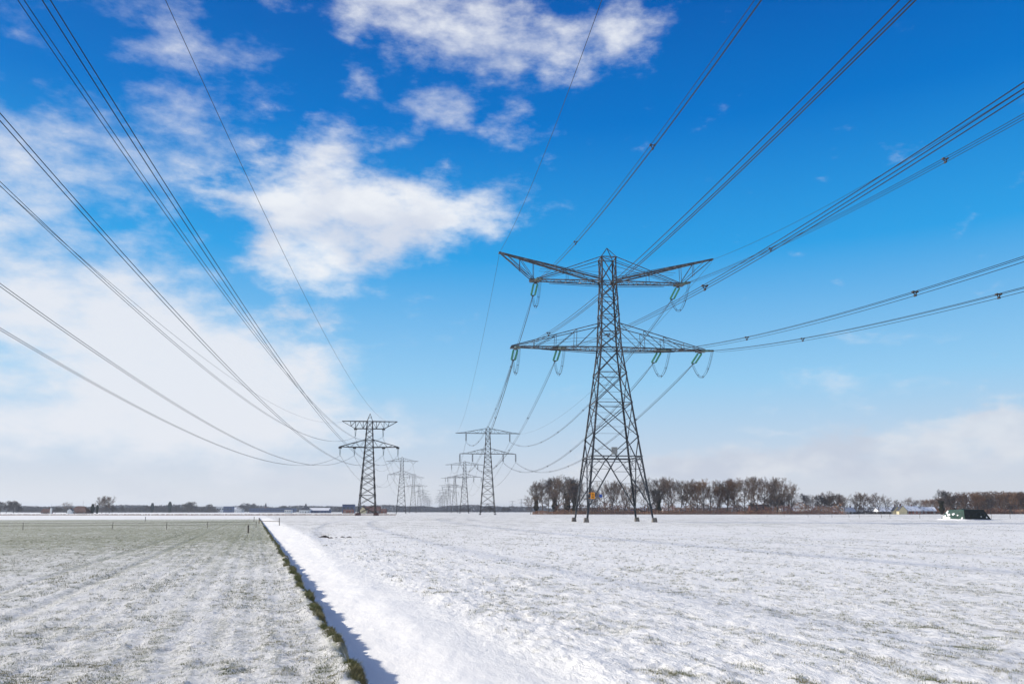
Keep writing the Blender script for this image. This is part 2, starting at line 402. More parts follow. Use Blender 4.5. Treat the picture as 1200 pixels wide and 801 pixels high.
def scatter(n_, tmin, tmax, sidefun, seed):
    """tuft centres, constant density on the ground seen, thinned with distance"""
    r_ = np.random.default_rng(seed); D = 1/(r_.uniform(1/tmax, 1/tmin, n_)); X = r_.uniform(-.68, .68, n_)*D
    T, N = tn(X, D); k = sidefun(T, N, r_); return T[k], N[k]
def keepl(T, N, r_): return (N < -.1) & (vnoise(T*4.1, N*5.5, 3)*.45+vnoise(T*1.1, N*1.3, 23)*.25+vnoise(T*.15, N*2.3, 8)*.30 > .42+.30*r_.random(len(T)))
def keepr(T, N, r_): return (N > 2.6) & (vnoise(T*2.6, N*5.0, 4)*.50+vnoise(T*.8, N*1.7, 24)*.28+vnoise(T*.2, N*.25, 9)*.22 > .47+.28*r_.random(len(T)))
Tl, Nl = scatter(170000, 7.5, 110, keepl, 1); Tr, Nr = scatter(150000, 8, 130, keepr, 2)
grass_m = mat('winter_grass', (.12, .14, .05), .8, 0, (.22, .20, .10), 1.6)
straw_m = mat('dry_grass', (.20, .18, .09), .85, 0, (.115, .13, .05), 1.1)
V = np.concatenate([blades(Tl, Nl, .010, .038, 5, .035, .006, .9), blades(Tr, Nr, .010, .042, 6, .03, .006, .9)])
gr = np_obj('grass', V, np.arange(len(V)).reshape(-1, 3), grass_m)
tag(gr, 'short green crop blades poking through the snow of both fields', 'grass', None, 'stuff')
# bank grass: tussocks hanging over the ditch edge
Tb = 6/(1-rng.uniform(0, .97, 12000)); Tb = Tb[Tb < 200]
eb = .30*fbm(Tb*1.1, Tb*0+3.3, 3, 5)+.26*fbm(Tb*3.1, Tb*0+1.3, 3, 9)
tus = vnoise(Tb*1.6, Tb*0, 77)
k = tus > .36; Tb, eb, tus = Tb[k], eb[k], tus[k]
Nb = eb+rng.normal(.05, .055, len(Tb))
V = blades(Tb, Nb, .015, .08, 8, .035, .009, 1.2)
bgx = np_obj('grass', V, np.arange(len(V)).reshape(-1, 3), straw_m)
tag(bgx, 'shaggy yellow green grass along the left lip of the ditch', 'grass', None, 'stuff')

# dark reed-grown field drain across the far end of the left field
mb = MB(); r_ = random.Random(5)
for i in range(7000):
    x = r_.uniform(-420, -62); y = 425+(x+420)*.02+r_.gauss(0, .8); h = r_.uniform(.25, .85); a_ = r_.uniform(-.4, .4)
    mb.add([(x-.12, y, -.02), (x+.12, y, -.02), (x+a_, y+r_.uniform(-.2, .2), h)], [(0, 1, 2)])
tag(mb.build('reeds', M['shrub']), 'thin dark line of dead reeds across the far end of left field', 'reeds', None, 'stuff')

# ------------------------------------------------------------------ lattice towers
def hwf(levels):
    zs = [l[0] for l in levels]; ws = [l[1] for l in levels]
    return lambda z: float(np.interp(z, zs, ws))
def corners(h, z): return [Vector((-h, -h, z)), Vector((h, -h, z)), Vector((h, h, z)), Vector((-h, h, z))]
def lattice(mb, hw, panels, leg, brace, ztop, horiz=True):
    for i in range(4):
        zs = sorted(set([0.35]+panels+[ztop]))
        for z0, z1 in zip(zs[:-1], zs[1:]):
            mb.angle(corners(hw(z0), z0)[i], corners(hw(z1), z1)[i], leg*(1 if z0 < 20 else .8), (0, 0, 0))
    for z0, z1 in zip(panels[:-1], panels[1:]):
        c0 = corners(hw(z0), z0); c1 = corners(hw(z1), z1)
        for i in range(4):
            j = (i+1) % 4
            mb.beam(c0[i], c1[j], brace); mb.beam(c0[j], c1[i], brace)
            if horiz: mb.beam(c1[i], c1[j], brace*.8)
def seg(p, q, n):
    p = Vector(p); q = Vector(q); return [p+(q-p)*k/n for k in range(n+1)]
def feet(root, h, m, size=.9, hh=.8):
    for sx in (-1, 1):
        for sy in (-1, 1):
            f = MB(); s_ = size
            f.add([(sx*h-s_/2, sy*h-s_/2, -.3), (sx*h+s_/2, sy*h-s_/2, -.3), (sx*h+s_/2, sy*h+s_/2, -.3), (sx*h-s_/2, sy*h+s_/2, -.3),
                   (sx*h-s_*.36, sy*h-s_*.36, hh), (sx*h+s_*.36, sy*h-s_*.36, hh), (sx*h+s_*.36, sy*h+s_*.36, hh), (sx*h-s_*.36, sy*h+s_*.36, hh)],
                  [(0, 1, 5, 4), (1, 2, 6, 5), (2, 3, 7, 6), (3, 0, 4, 7), (4, 5, 6, 7)])
            f.build('footing', m, root)
def string(mb, p, q, r=.10, sheds=14, n=7):
    prof = [(0, .03), (.04, .03)]
    for k in range(sheds):
        t0 = .05+.9*k/sheds; d_ = .9/sheds
        prof += [(t0, r*.45), (t0+d_*.3, r), (t0+d_*.7, r*.9), (t0+d_, r*.45)]
    prof += [(.96, .03), (1, .03)]
    mb.lathe(p, q, prof, n)

SPAN_M = .1013
# --- the big tension tower ------------------------------------------------
RZ0 = math.atan(SPAN_M)
T0 = Vector((18.9, 152.0, 0))
t0 = empty('transmission_tower', T0, RZ0, 'largest and nearest grey lattice pylon with raised upper arm tips and green insulators', 'pylon')
hw0 = hwf([(0, 6.25), (33, 2.1), (46.4, 1.5), (60, 1.5)])
mb = MB()
pan = [15.7, 22.2, 28.0, 33.0, 36.2, 39.6, 43.0, 46.4, 51.3]
lattice(mb, hw0, pan, .34, .15, 51.3)
S = 'steel'
# splayed lower section: large X whose lower arms run down to the feet
for i in range(4):
    j = (i+1) % 4
    a0 = corners(hw0(15.7), 15.7); a1 = corners(hw0(2.3), 2.3); mid = (corners(hw0(12), 12)[i]+corners(hw0(12), 12)[j])/2
    hl = corners(hw0(12), 12)
    mb.beam(a0[i], mid, .17); mb.beam(a0[j], mid, .17); mb.beam(hl[i], hl[j], .20); mb.beam(hl[i]-Vector((0, 0, .5)), hl[j]-Vector((0, 0, .5)), .12)
    for c in (i, j):
        mb.beam(mid, a1[c], .2)
        prev = None
        for k_, z in enumerate((9.6, 7.3, 5.0)):
            leg_p = corners(hw0(z), z)[c]; u = (12-z)/(12-2.3); dg = mid+(a1[c]-mid)*u
            mb.beam(leg_p, dg, .08)
            if prev is None: mb.beam(hl[c], dg, .08)
            else: mb.beam(prev, dg, .08)
            prev = leg_p
            up2 = hl[c]+(mid-hl[c])*.5
            if k_ == 0: mb.beam(up2, leg_p, .08)
        mb.beam(prev, mid+(a1[c]-mid)*((12-3.6)/(9.7)), .08)
# inner horizontals and the ladder rungs up one side
for z in list(np.arange(17, 33, 1.35)):
    h = hw0(z); mb.beam((-h, -h, z), (-h, h, z), .055); mb.beam((h, -h, z), (h, h, z), .055)
    mb.beam((-h, h, z), (h, h, z), .05)
for z in list(np.arange(34, 46, 1.5)):
    h = hw0(z); mb.beam((-h, h, z), (h, h, z), .06)
for z in np.arange(2, 50, .8):
    h = hw0(z); mb.beam((-h, -h, z), (-h-.22, -h, z), .03)
# peak
for c in corners(1.5, 51.3): mb.beam(c, (0, 0, 53.5), .12)
for z in (33, 46.4, 51.3):
    c = corners(hw0(z), z); mb.beam(c[0], c[2], .1); mb.beam(c[1], c[3], .1)
    for i in range(4): mb.beam(c[i], c[(i+1) % 4], .16)
mb.build('lattice_body', M[S], t0)
# lower crossarm
mb = MB(); h = hw0(33)
for s_ in (-1, 1):
    tip = 19.2; ye = .42
    for y in (-1, 1):
        P0 = Vector((s_*h, y*h, 33)); P1 = Vector((s_*tip, y*ye, 33.1)); Q0 = Vector((s_*hw0(37.8), y*hw0(37.8), 37.8))
        mb.beam(P0, P1, .24); mb.beam(P0+Vector((0, 0, -.42)), P1+Vector((-s_*6, 0, -.3)), .10); mb.beam(Q0, P1+Vector((0, 0, .12)), .14)
        pb = [P0+(P1-P0)*u for u in (.0, .27, .50, .74, 1)]; pt = [Q0+(P1-Q0)*u for u in (.0, .27, .50, .74, 1)]
        for k in range(1, 4): mb.beam(pb[k], pt[k], .09)
        for k in range(0, 3): mb.beam(pt[k], pb[k+1], .10)
        mb.beam(P0+(Q0-P0)*.38, pt[1]*.5+pb[1]*.5, .05); mb.beam(pt[1]*.5+pb[1]*.5, pb[3]+(pt[3]-pb[3])*.6, .05)
    zb = 14
    for k in range(zb):
        u0, u1 = k/zb, (k+1)/zb; A = lambda u, y: Vector((s_*(h+(tip-h)*u), y*(h+(ye-h)*u), 33))
        yy = 1 if k % 2 else -1; mb.beam(A(u0, yy), A(u1, -yy), .085); mb.beam(A(u1, 1), A(u1, -1), .08)
    for xx in (10.3, 18.4):   # hanger plates
        yw = h+(ye-h)*((xx-h)/(tip-h)); mb.box((s_*xx, 0, 32.9), (1.9, 2*yw+.5, .16))
mb.build('lower_crossarm', M[S], t0)
# upper crossarm with raised tips
mb = MB(); h = 1.5
for s_ in (-1, 1):
    tip = Vector((s_*21.5, 0, 51.9))
    for y in (-1, 1):
        P0 = Vector((s_*h, y*h, 46.4)); P1 = Vector((s_*15.6, y*.6, 46.5)); Q = Vector((s_*h, y*h, 51.3)); TT = tip+Vector((0, y*.16, 0))
        mb.beam(P0, P1, .20); mb.beam(P0+Vector((0, 0, -.40)), P1+Vector((-s_*4, 0, -.4)), .09)
        mb.beam(P0+Vector((0, 0, .3)), TT, .26); mb.beam(P0+Vector((0, 0, .75)), TT+Vector((0, 0, .05)), .11)
        mb.beam(Q, P1+Vector((-s_*1.2, 0, .15)), .12); mb.beam(Q-Vector((0, 0, .8)), P1+Vector((-s_*1.6, 0, .1)), .07)
        mb.beam(P1+Vector((-s_*.4, 0, .1)), TT, .14); mb.beam(P1+Vector((-s_*.9, 0, .1)), TT+Vector((-s_*1.4, 0, -.3)), .09)
        H = P0+Vector((0, 0, .3))
        for u, xx in ((.665, 14.8), (.80, 17.6)):
            hp = H+(TT-H)*u
            base = Vector((hp.x, hp.y, 46.6)) if xx < 15.5 else (P1+(TT-P1)*((abs(hp.x)-15.6)/5.9))
            mb.beam(hp, base, .08)
        mb.beam(H+(TT-H)*.80, P1+Vector((-s_*1, 0, 0)), .08)
        mb.beam(Vector((s_*h, y*h, 48.1)), Vector((s_*13.6, y*.8, 48.6)), .045)
        mb.beam(H+(TT-H)*.33, Vector((s_*8.1, y*1.1, 46.4)), .07)
    for k in range(10):
        u0, u1 = k/10, (k+1)/10; A = lambda u, y: Vector((s_*(h+14.1*u), y*(h-.9*u), 46.4))
        yy = 1 if k % 2 else -1; mb.beam(A(u0, yy), A(u1, -yy), .08); mb.beam(A(u1, 1), A(u1, -1), .07)
        B = lambda u, y: Vector((s_*(h+20*u), y*(h-1.35*u), 46.7+5.2*u)); mb.beam(B(u0, yy), B(u1, -yy), .07)
    mb.box((s_*14.5, 0, 46.35), (1.9, 2.2, .16)); mb.beam(tip+Vector((0, -.5, -.1)), tip+Vector((0, .5, -.1)), .25, cap=True)
mb.build('upper_crossarm', M[S], t0)
feet(t0, 6.25, M['concrete'], .95, .8)
# work platform with a meter box, number plate and blue sign
mb = MB(); h = hw0(12.4)
mb.beam((-h*.75, -h-.05, 13.3), (h*.55, -h-.05, 13.3), .07); mb.beam((-h*.75, -h, 12.3), (-h*.75, -h, 13.3), .05); mb.beam((h*.55, -h, 12.3), (h*.55, -h, 13.3), .05)
mb.beam((0, -h, 12.3), (0, -h, 13.3), .05)
mb.build('platform_rail', M['grey'], t0)
mb = MB(); mb.box((-.5, -h-.15, 12.9), (1.0, .45, 1.25)); mb.box((-.5, -h-.15, 13.56), (1.1, .55, .07)); mb.box((-.5, -h-.385, 12.9), (.8, .03, 1.0)); mb.build('equipment_box', M['grey'], t0)
hz = hw0(4.7)
mb = MB(); mb.box((-hz+.75, -hz-.22, 4.75), (.72, .05, 1.15)); mb.beam((-hz, -hz-.1, 5.2), (-hz+.8, -hz-.17, 5.2), .06); mb.beam((-hz, -hz-.1, 4.3), (-hz+.8, -hz-.17, 4.3), .06)
npx = mb.build('number_plate', M['orange'], t0)
for zz, ww in ((5.05, .42), (4.75, .32), (4.45, .42)):
    mb = MB(); mb.box((-hz+.75, -hz-.252, zz), (ww, .012, .10)); mb.build('plate_marking', M['steel_brown'], npx)
mb = MB(); mb.box((-hz+2.2, -hz-.25, 4.7), (.55, .04, .55)); mb.beam((-hz+1.2, -hz-.2, 4.7), (-hz+2.2, -hz-.2, 4.7), .05); mb.build('blue_sign', M['bluep'], t0)
# insulators and jumpers; remember where the conductors start
BK = Vector((0, -1, -.19)).normalized(); FW = Vector((0, 1, -.30)).normalized()
tens = {'ul': (-14.2, 46.2), 'ur': (14.6, 46.2), 'lo_ol': (-18.2, 32.85), 'lo_il': (-9.8, 32.85), 'lo_ir': (10.3, 32.85), 'lo_or': (18.6, 32.85)}
ends = {}
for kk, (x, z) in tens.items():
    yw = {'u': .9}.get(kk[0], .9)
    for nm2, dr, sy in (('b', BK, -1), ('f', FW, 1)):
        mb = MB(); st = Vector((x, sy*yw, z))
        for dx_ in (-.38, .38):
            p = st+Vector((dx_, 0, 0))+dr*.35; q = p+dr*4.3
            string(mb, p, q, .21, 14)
        o = mb.build('insulator', M['green_ins' if nm2 == 'f' else 'green_shaded'], t0)
        for q0, q1, q2 in ((st, st+dr*.35, .35), (st+dr*5.1, st+dr*4.65, 4.65)):
            mb = MB(); a1 = st+dr*q2; X1 = Vector((.45, 0, 0))
            d1 = (q0-q1); mb.add([a1-X1-d1*.05, a1+X1-d1*.05, q0+Vector((.06, 0, 0)), q0-Vector((.06, 0, 0)), a1-X1-d1*.05+Vector((0, 0, .1)), a1+X1-d1*.05+Vector((0, 0, .1)), q0+Vector((.06, 0, .1)), q0+Vector((-.06, 0, .1))],
                [(3, 2, 1, 0), (4, 5, 6, 7), (0, 1, 5, 4), (1, 2, 6, 5), (2, 3, 7, 6), (3, 0, 4, 7)])
            mb.build('clamp', M['steel_brown'], o)
        ends[kk, nm2] = st+dr*5.1
    mb = MB(); A = ends[kk, 'b']; B = ends[kk, 'f']
    for ox, oz in ((-.2, 0), (.2, 0), (0, -.35)):
        pts = []
        for k in range(15):
            u = k/14; p = A+(B-A)*u; p.z -= 4*3.7*u*(1-u)*(1 if oz == 0 else .97); pts.append(p+Vector((ox, 0, oz*min(1, 4*u*(1-u)+.2))))
        mb.tube(pts, .028, 5)
    for u in (.25, .5, .75):
        p = A+(B-A)*u; p.z -= 4*3.7*u*(1-u); mb.beam(p+Vector((-.22, 0, 0)), p+Vector((.22, 0, 0)), .06); mb.beam(p, p+Vector((0, 0, -.36)), .06)
    mb.build('jumper_cable', M['wire'], t0)
Mt0 = Matrix.Translation(T0) @ Matrix.Rotation(RZ0, 4, 'Z')

# --- suspension tower used along both rows ---------------------------------
def suspension_tower(W, name='transmission_tower', insm='grey_ins', vstr=False, thick=1.0):
    root = empty(name)
    hw = hwf([(0, 4.5), (36, 1.85), (48.3, 1.3), (60, 1.3)])
    mb = MB(); lattice(mb, hw, [6.5, 12, 16.8, 21, 24.8, 28.2, 31.3, 34, 36, 39, 42, 45, 48.3, 51], .30*thick, .15*thick, 51)
    for i in range(4):
        j = (i+1) % 4; c = corners(hw(6.5), 6.5); b = corners(hw(1), 1); mid = (c[i]+c[j])/2
        mb.beam(mid, b[i], .17*thick); mb.beam(mid, b[j], .17*thick); mb.beam(c[i], c[j], .17*thick)
    for c in corners(1.3, 51): mb.beam(c, (0, 0, 52.6), .14)
    mb.build('lattice_body', M['steel_brown'], root)
    for nm_2, zb, zt, tip, pk in (('upper_crossarm', 48.3, 51.3, 19.6*W, .25), ('lower_crossarm', 36, 39.2, 17.0*W, .15)):
        mb = MB(); h = hw(zb)
        for s_ in (-1, 1):
            for y in (-1, 1):
                P0 = Vector((s_*h, y*h, zb)); P1 = Vector((s_*tip, y*.3, zb)); Q0 = Vector((s_*h, y*h, zt)); K = Vector((s_*(tip*.72), y*.5, zb+.65))
                mb.beam(P0, P1, .22*thick); mb.beam(Q0, K, .15*thick); mb.beam(K, P1, .13*thick)
                n = 5
                for k in range(n):
                    a_ = P0+(P1-P0)*(.72*k/n); c_ = P0+(P1-P0)*(.72*(k+1)/n); b_ = Q0+(K-Q0)*(k/n); d_ = Q0+(K-Q0)*((k+1)/n)
                    mb.beam(b_ if k % 2 else a_, c_ if k % 2 else d_, .09*thick); mb.beam(c_, d_, .07*thick)
            for k in range(9):
                u = k/8; mb.beam((s_*(h+(tip-h)*u), -(h+(.3-h)*u), zb), (s_*(h+(tip-h)*u), h+(.3-h)*u, zb), .08)
        mb.build(nm_2, M['steel_brown'], root)
    for x, z in ((-13.2*W, 48.2), (13.2*W, 48.2), (-16.8*W, 35.9), (-9.2*W, 35.9), (9.2*W, 35.9), (16.8*W, 35.9)):
        mb = MB()
        if vstr and z > 40:
            for dx_ in (-2.4, 2.4): string(mb, (x+dx_, 0, z), (x, 0, z-2.6), .17, 10, 6)
        elif vstr: string(mb, (x, 0, z), (x, 0, z-4.6), .20, 14, 6)
        else:
            for dx_ in (-.22, .22): string(mb, (x+dx_, 0, z), (x+dx_, 0, z-4.8), .20, 14, 6)
        mb.build('insulator', M[insm], root)
    feet(root, 4.5, M['concrete'], .9, .5)
    return root
ORD = ['zeroth', 'first', 'second', 'third', 'fourth', 'fifth', 'sixth', 'seventh', 'eighth', 'ninth', 'tenth', 'eleventh', 'twelfth', 'thirteenth', 'fourteenth', 'fifteenth',
       'sixteenth', 'seventeenth', 'eighteenth', 'nineteenth', 'twentieth', 'twenty-first', 'twenty-second', 'twenty-third', 'twenty-fourth', 'twenty-fifth', 'twenty-sixth',
       'twenty-seventh', 'twenty-eighth', 'twenty-ninth', 'thirtieth', 'thirty-first', 'thirty-second', 'thirty-third', 'thirty-fourth', 'thirty-fifth', 'thirty-sixth', 'thirty-seventh', 'thirty-eighth', 'thirty-ninth', 'fortieth']
GT, GL = 'pylons of the right-hand row', 'pylons of the left-hand row'
t0['group'] = GT
pT = [Vector((-14.5-33.2*k, 480+328*k, 0)) for k in range(9)]
proto = suspension_tower(1.0)
towT = []
for k, p in enumerate(pT):
    o = proto if k == 0 else copy_tree(proto)
    o.location = p; o.rotation_euler.z = RZ0
    lab = 'lattice pylon with hanging dark insulators, first one behind the big green-insulator pylon' if k == 0 else \
        f'lattice pylon in the right-hand row, {ORD[k+1]} one behind the big nearest pylon'
    tag(o, lab, 'pylon', GT); towT.append(o)

# --- the left row: first tower has a flat trapezoid upper arm -------------
SPL = .0924; RZL = math.atan(SPL)
L0 = Vector((-69.7, 389, 0))
l0 = empty('transmission_tower', L0, RZL, 'dark lattice pylon with flat topped trapezoid upper arm, biggest of left-hand row', 'pylon', GL)
hwl = hwf([(0, 4.3), (32.7, 2.1), (45.4, 1.35), (60, 1.3)])
mb = MB(); lattice(mb, hwl, [.8, 5.2, 9.6, 13.8, 17.6, 21.1, 24.3, 27.3, 30.1, 32.7, 36.2, 39, 41.8, 45.4], .36, .21, 45.4, horiz=False)
for z in (9.6, 17.6, 32.7, 36.2, 41.8, 45.4):
    c = corners(hwl(z), z)
    for i in range(4): mb.beam(c[i], c[(i+1) % 4], .2)
for c in corners(1.35, 45.4): mb.beam(c, (0, 0, 49.3), .15)
mb.beam((-.7, -.7, 47.3), (.7, -.7, 47.3), .1); mb.beam((-.7, .7, 47.3), (.7, .7, 47.3), .1)
mb.build('lattice_body', M['steel_brown'], l0)
mb = MB(); h = 1.35
for s_ in (-1, 1):
    for y in (-1, 1):
        mb.beam((s_*h, y*h, 45.4), (s_*13.4, y*.3, 45.4), .30); mb.beam((s_*h, y*h, 41.8), (s_*6.9, y*.8, 41.8), .30)
        mb.beam((s_*6.9, y*.8, 41.8), (s_*13.4, y*.3, 45.4), .2)
        for x0, z0, x1, z1 in ((1.4, 45.4, 3.2, 41.8), (3.2, 41.8, 5, 45.4), (5, 45.4, 6.9, 41.8), (6.9, 41.8, 6.9, 45.4), (6.9, 45.4, 9, 43), (9, 43, 9.4, 45.4), (3.2, 41.8, 3.2, 45.4)):
            mb.beam((s_*x0, y*.9, z0), (s_*x1, y*.8, z1), .14)
    for k in range(7): mb.beam((s_*(1.4+2*k), -(1.3-.16*k), 45.4), (s_*(1.4+2*k), 1.3-.16*k, 45.4), .12)
    mb.box((s_*6.8, 0, 41.6), (1.4, 1.8, .7))
mb.build('upper_crossarm', M['steel_brown'], l0)
mb = MB(); h = 2.1
for s_ in (-1, 1):
    for y in (-1, 1):
        mb.beam((s_*h, y*h, 32.7), (s_*14.2, y*.35, 32.9), .32); mb.beam((s_*1.9, y*1.9, 36.4), (s_*14.2, y*.35, 33), .22)
        for k in range(5):
            x0 = 2.1+2.3*k; x1 = x0+2.3; zt = lambda x: 36.4-(x-1.9)*3.4/12.3; yy = y*(h-(x0-2.1)*.14)
            mb.beam((s_*x0, yy, zt(x0) if k % 2 == 0 else 32.7), (s_*x1, yy, 32.7 if k % 2 == 0 else zt(x1)), .13)
    for k in range(7): mb.beam((s_*(2.1+2*k), -(2.1-.28*k), 32.7), (s_*(2.1+2*k), 2.1-.28*k, 32.7), .13)
    mb.box((s_*13.9, 0, 32.5), (1.5, 1.2, .8)); mb.box((s_*7, 0, 32.4), (1.5, 2.2, .7))
mb.build('lower_crossarm', M['steel_brown'], l0)
for x, z in ((-6.8, 41.4), (6.6, 41.4), (-13.9, 32.4), (-7, 32.4), (7, 32.4), (14, 32.4)):
    mb = MB()
    for dx_ in (-.3, .3): string(mb, (x+dx_, 0, z), (x+dx_*.3, 0, z-3.7), .17, 12, 6)
    mb.build('insulator', M['glass_ins'], l0)
feet(l0, 4.3, M['brick_dark'], 2.1, 1.3)
pL = [Vector((-69.7-SPL*363*k, 389+363*k, 0)) for k in range(1, 10)]
proto = suspension_tower(.78, vstr=True, thick=.9)
towL = []
for k, p in enumerate(pL):
    o = proto if k == 0 else copy_tree(proto)
    o.location = p; o.rotation_euler.z = RZL
    tag(o, f'thin lattice pylon in the left-hand row, {ORD[k+1]} one behind the flat topped pylon', 'pylon', GL); towL.append(o)
# a third, far-off row right of the second pylon
for i, (px, D, sc_) in enumerate(((600.5, 3000, .80), (611, 2900, .9))):
    o = copy_tree(proto); o.location = (at(px, D), D, 0); o.rotation_euler.z = RZL; o.scale = (sc_*1.1, sc_, sc_)
    tag(o, ['tiny far pylon on the horizon midway between right row and wood', 'tiny far pylon on horizon, nearer the wood of the two'][i], 'pylon', 'far pylons on the horizon')

# ------------------------------------------------------------------ conductors
BUN3 = ((-.2, 0), (.2, 0), (0, -.36)); BUN2 = ((-.2, 0), (.2, 0))
def line_pts(a_, b_, sag, n):
    a_ = Vector(a_); b_ = Vector(b_); o = []
    for k in range(n+1):
        u = k/n; p = a_+(b_-a_)*u; p.z -= 4*sag*u*(1-u); o.append(p)
    return o
def span(a_, b_, sag, bundle, r, label, group, spacers=(), n=48, nwire=None):
    root = empty('power_line', tuple(a_), 0, label, 'power line', group)
    a0 = Vector(a_); base = line_pts(a_, b_, sag, n); d_ = (Vector(b_)-a0).normalized(); sd_ = Vector((d_.y, -d_.x, 0)).normalized()
    for ox, oz in bundle:
        mb = MB()
        pts = []
        for i, p in enumerate(base):
            tp = min(1, i/1.5+.25) if i < 2 else 1
            pts.append(p-a0+sd_*ox*tp+Vector((0, 0, oz*tp)))
        mb.tube(pts, r, 5); mb.build('conductor', M['wire'], root)
    L = (Vector(b_)-a0).length
    for s_ in spacers:
        u = s_/L; p = a0+(Vector(b_)-a0)*u; p.z -= 4*sag*u*(1-u); p = p-a0
        mb = MB(); q = [p+sd_*ox+Vector((0, 0, oz)) for ox, oz in bundle]
        for i in range(len(q)):
            mb.beam(q[i], q[(i+1) % len(q)], .07, cap=True); mb.beam(q[i]-d_*.16, q[i]+d_*.16, .14, cap=True)
        mb.build('spacer', M['steel_brown'], root)
    return root
WHO = {'ul': 'left upper arm', 'ur': 'right upper arm', 'lo_ol': 'outer left lower arm', 'lo_il': 'inner left lower arm', 'lo_ir': 'inner right lower arm', 'lo_or': 'outer right lower arm'}
susT = {'ul': (-13.2, 43.4), 'ur': (13.2, 43.4), 'lo_ol': (-16.8, 31.1), 'lo_il': (-9.2, 31.1), 'lo_ir': (9.2, 31.1), 'lo_or': (16.8, 31.1)}
GW = 'three-wire conductors of the right-hand row'
for kk in tens:
    a_ = Mt0 @ ends[kk, 'b']; L = 307
    b_ = a_+Vector((SPAN_M*L, -L, 0))
    # same curve the photo shows: z = -.18 s + .000568 s^2 measured from the arm
    sl = .18-.000568*2*5; sag = .000568*L*L/4; b_.z = a_.z-sl*L+.000568*L*L
    span(a_, b_, sag, BUN3, .027, f'three-wire cable from {WHO[kk]} of biggest pylon, coming overhead', GW, (36.5, 76), 70)
    a_ = Mt0 @ ends[kk, 'f']
    x, z = susT[kk]; b_ = Matrix.Translation(pT[0]) @ Matrix.Rotation(RZ0, 4, 'Z') @ Vector((x, 0, z))
    span(a_, b_, 12.5, BUN3, .035, f'sagging cable from {WHO[kk]} of biggest pylon to next one behind', GW, (45, 95, 145, 190, 235, 275), 40)
def rowspans(P, sus, rz, bun, count, sag, r, first, grp):
    for k in range(count):
        A = Matrix.Translation(P[k]) @ Matrix.Rotation(rz, 4, 'Z'); B = Matrix.Translation(P[k+1]) @ Matrix.Rotation(rz, 4, 'Z')
        for kk, (x, z) in sus.items():
            v = Vector((x, 0, z)); yield_lab = f'thin cable leaving {WHO[kk]} of {first[k]}'
            span(A @ v, B @ v, sag, bun, r, yield_lab, grp, (), 14)
rowspans(pT, susT, RZ0, ((-.2, 0), (.2, -.1)), 3, 10, .035, ['second pylon in right-hand row', 'third pylon in right-hand row', 'fourth pylon in right-hand row'], GW)
# left row
GW2 = 'two-wire conductors of the left-hand row'
susL0 = {'ul': (-7.1, 37.7), 'ur': (6.4, 37.7), 'lo_ol': (-13.85, 28.8), 'lo_il': (-7.15, 28.8), 'lo_ir': (6.7, 28.8), 'lo_or': (14.0, 28.8)}
susL = {'ul': (-10.3, 45.4), 'ur': (10.3, 45.4), 'lo_ol': (-13.1, 31.2), 'lo_il': (-7.2, 31.2), 'lo_ir': (7.2, 31.2), 'lo_or': (13.1, 31.2)}
ML0 = Matrix.Translation(L0) @ Matrix.Rotation(RZL, 4, 'Z'); ML1 = Matrix.Translation(pL[0]) @ Matrix.Rotation(RZL, 4, 'Z')
for kk, (x, z) in susL0.items():
    a_ = L0+Vector((x, 0, z)); L = 372
    b_ = a_+Vector((SPL*L, -L, 0)); b_.z = a_.z-.1432*L+.0003893*L*L; sag = .0003893*L*L/4
    span(a_, b_, sag, BUN2, .031, f'paired cable from {WHO[kk]} of flat topped pylon, rising over left field', GW2, (), 80)
    x2, z2 = susL[kk]
    span(ML0 @ Vector((x, 0, z)), ML1 @ Vector((x2, 0, z2)), 11, BUN2, .035, f'thin cable from {WHO[kk]} of flat topped pylon to next behind', GW2, (), 20)
rowspans(pL, susL, RZL, BUN2, 2, 11, .035, ['second pylon in left-hand row', 'third pylon in left-hand row'], GW2)
# earth wires
def earth(a_, b_, sag, r, label, n=60):
    a0 = Vector(a_); mb = MB(); mb.tube([p-a0 for p in line_pts(a_, b_, sag, n)], r, 5)
    tag(mb.build('earth_wire', M['wire'], None, tuple(a_)), label, 'earth wire', 'single earth wires above the conductors')
for s_, wd in ((-1, 'left'), (1, 'right')):
    a_ = Mt0 @ Vector((s_*21.5, -.2, 51.75)); L = 243
    b_ = a_+Vector((SPAN_M*L, -L, 0)); b_.z = a_.z-.18426*L+.000758*L*L
    earth(a_, b_, .000758*L*L/4, .026, f'single wire from raised {wd} tip of the biggest pylon, rising towards the viewer')
    c_ = Matrix.Translation(pT[0]) @ Matrix.Rotation(RZ0, 4, 'Z') @ Vector((s_*19.5, 0, 48.2))
    earth(Mt0 @ Vector((s_*21.5, .3, 51.4)), c_, 8, .03, f'single thin wire from raised {wd} tip of the biggest pylon back to the next')
    a_ = L0+Vector((s_*13.4, 0, 45.3)); L = 372; b_ = a_+Vector((SPL*L, -L, 0)); b_.z = a_.z-.1387*L+.000352*L*L
    earth(a_, b_, .000352*L*L/4, .026, f'single thin wire from {wd} tip of flat topped pylon, rising over the left field')

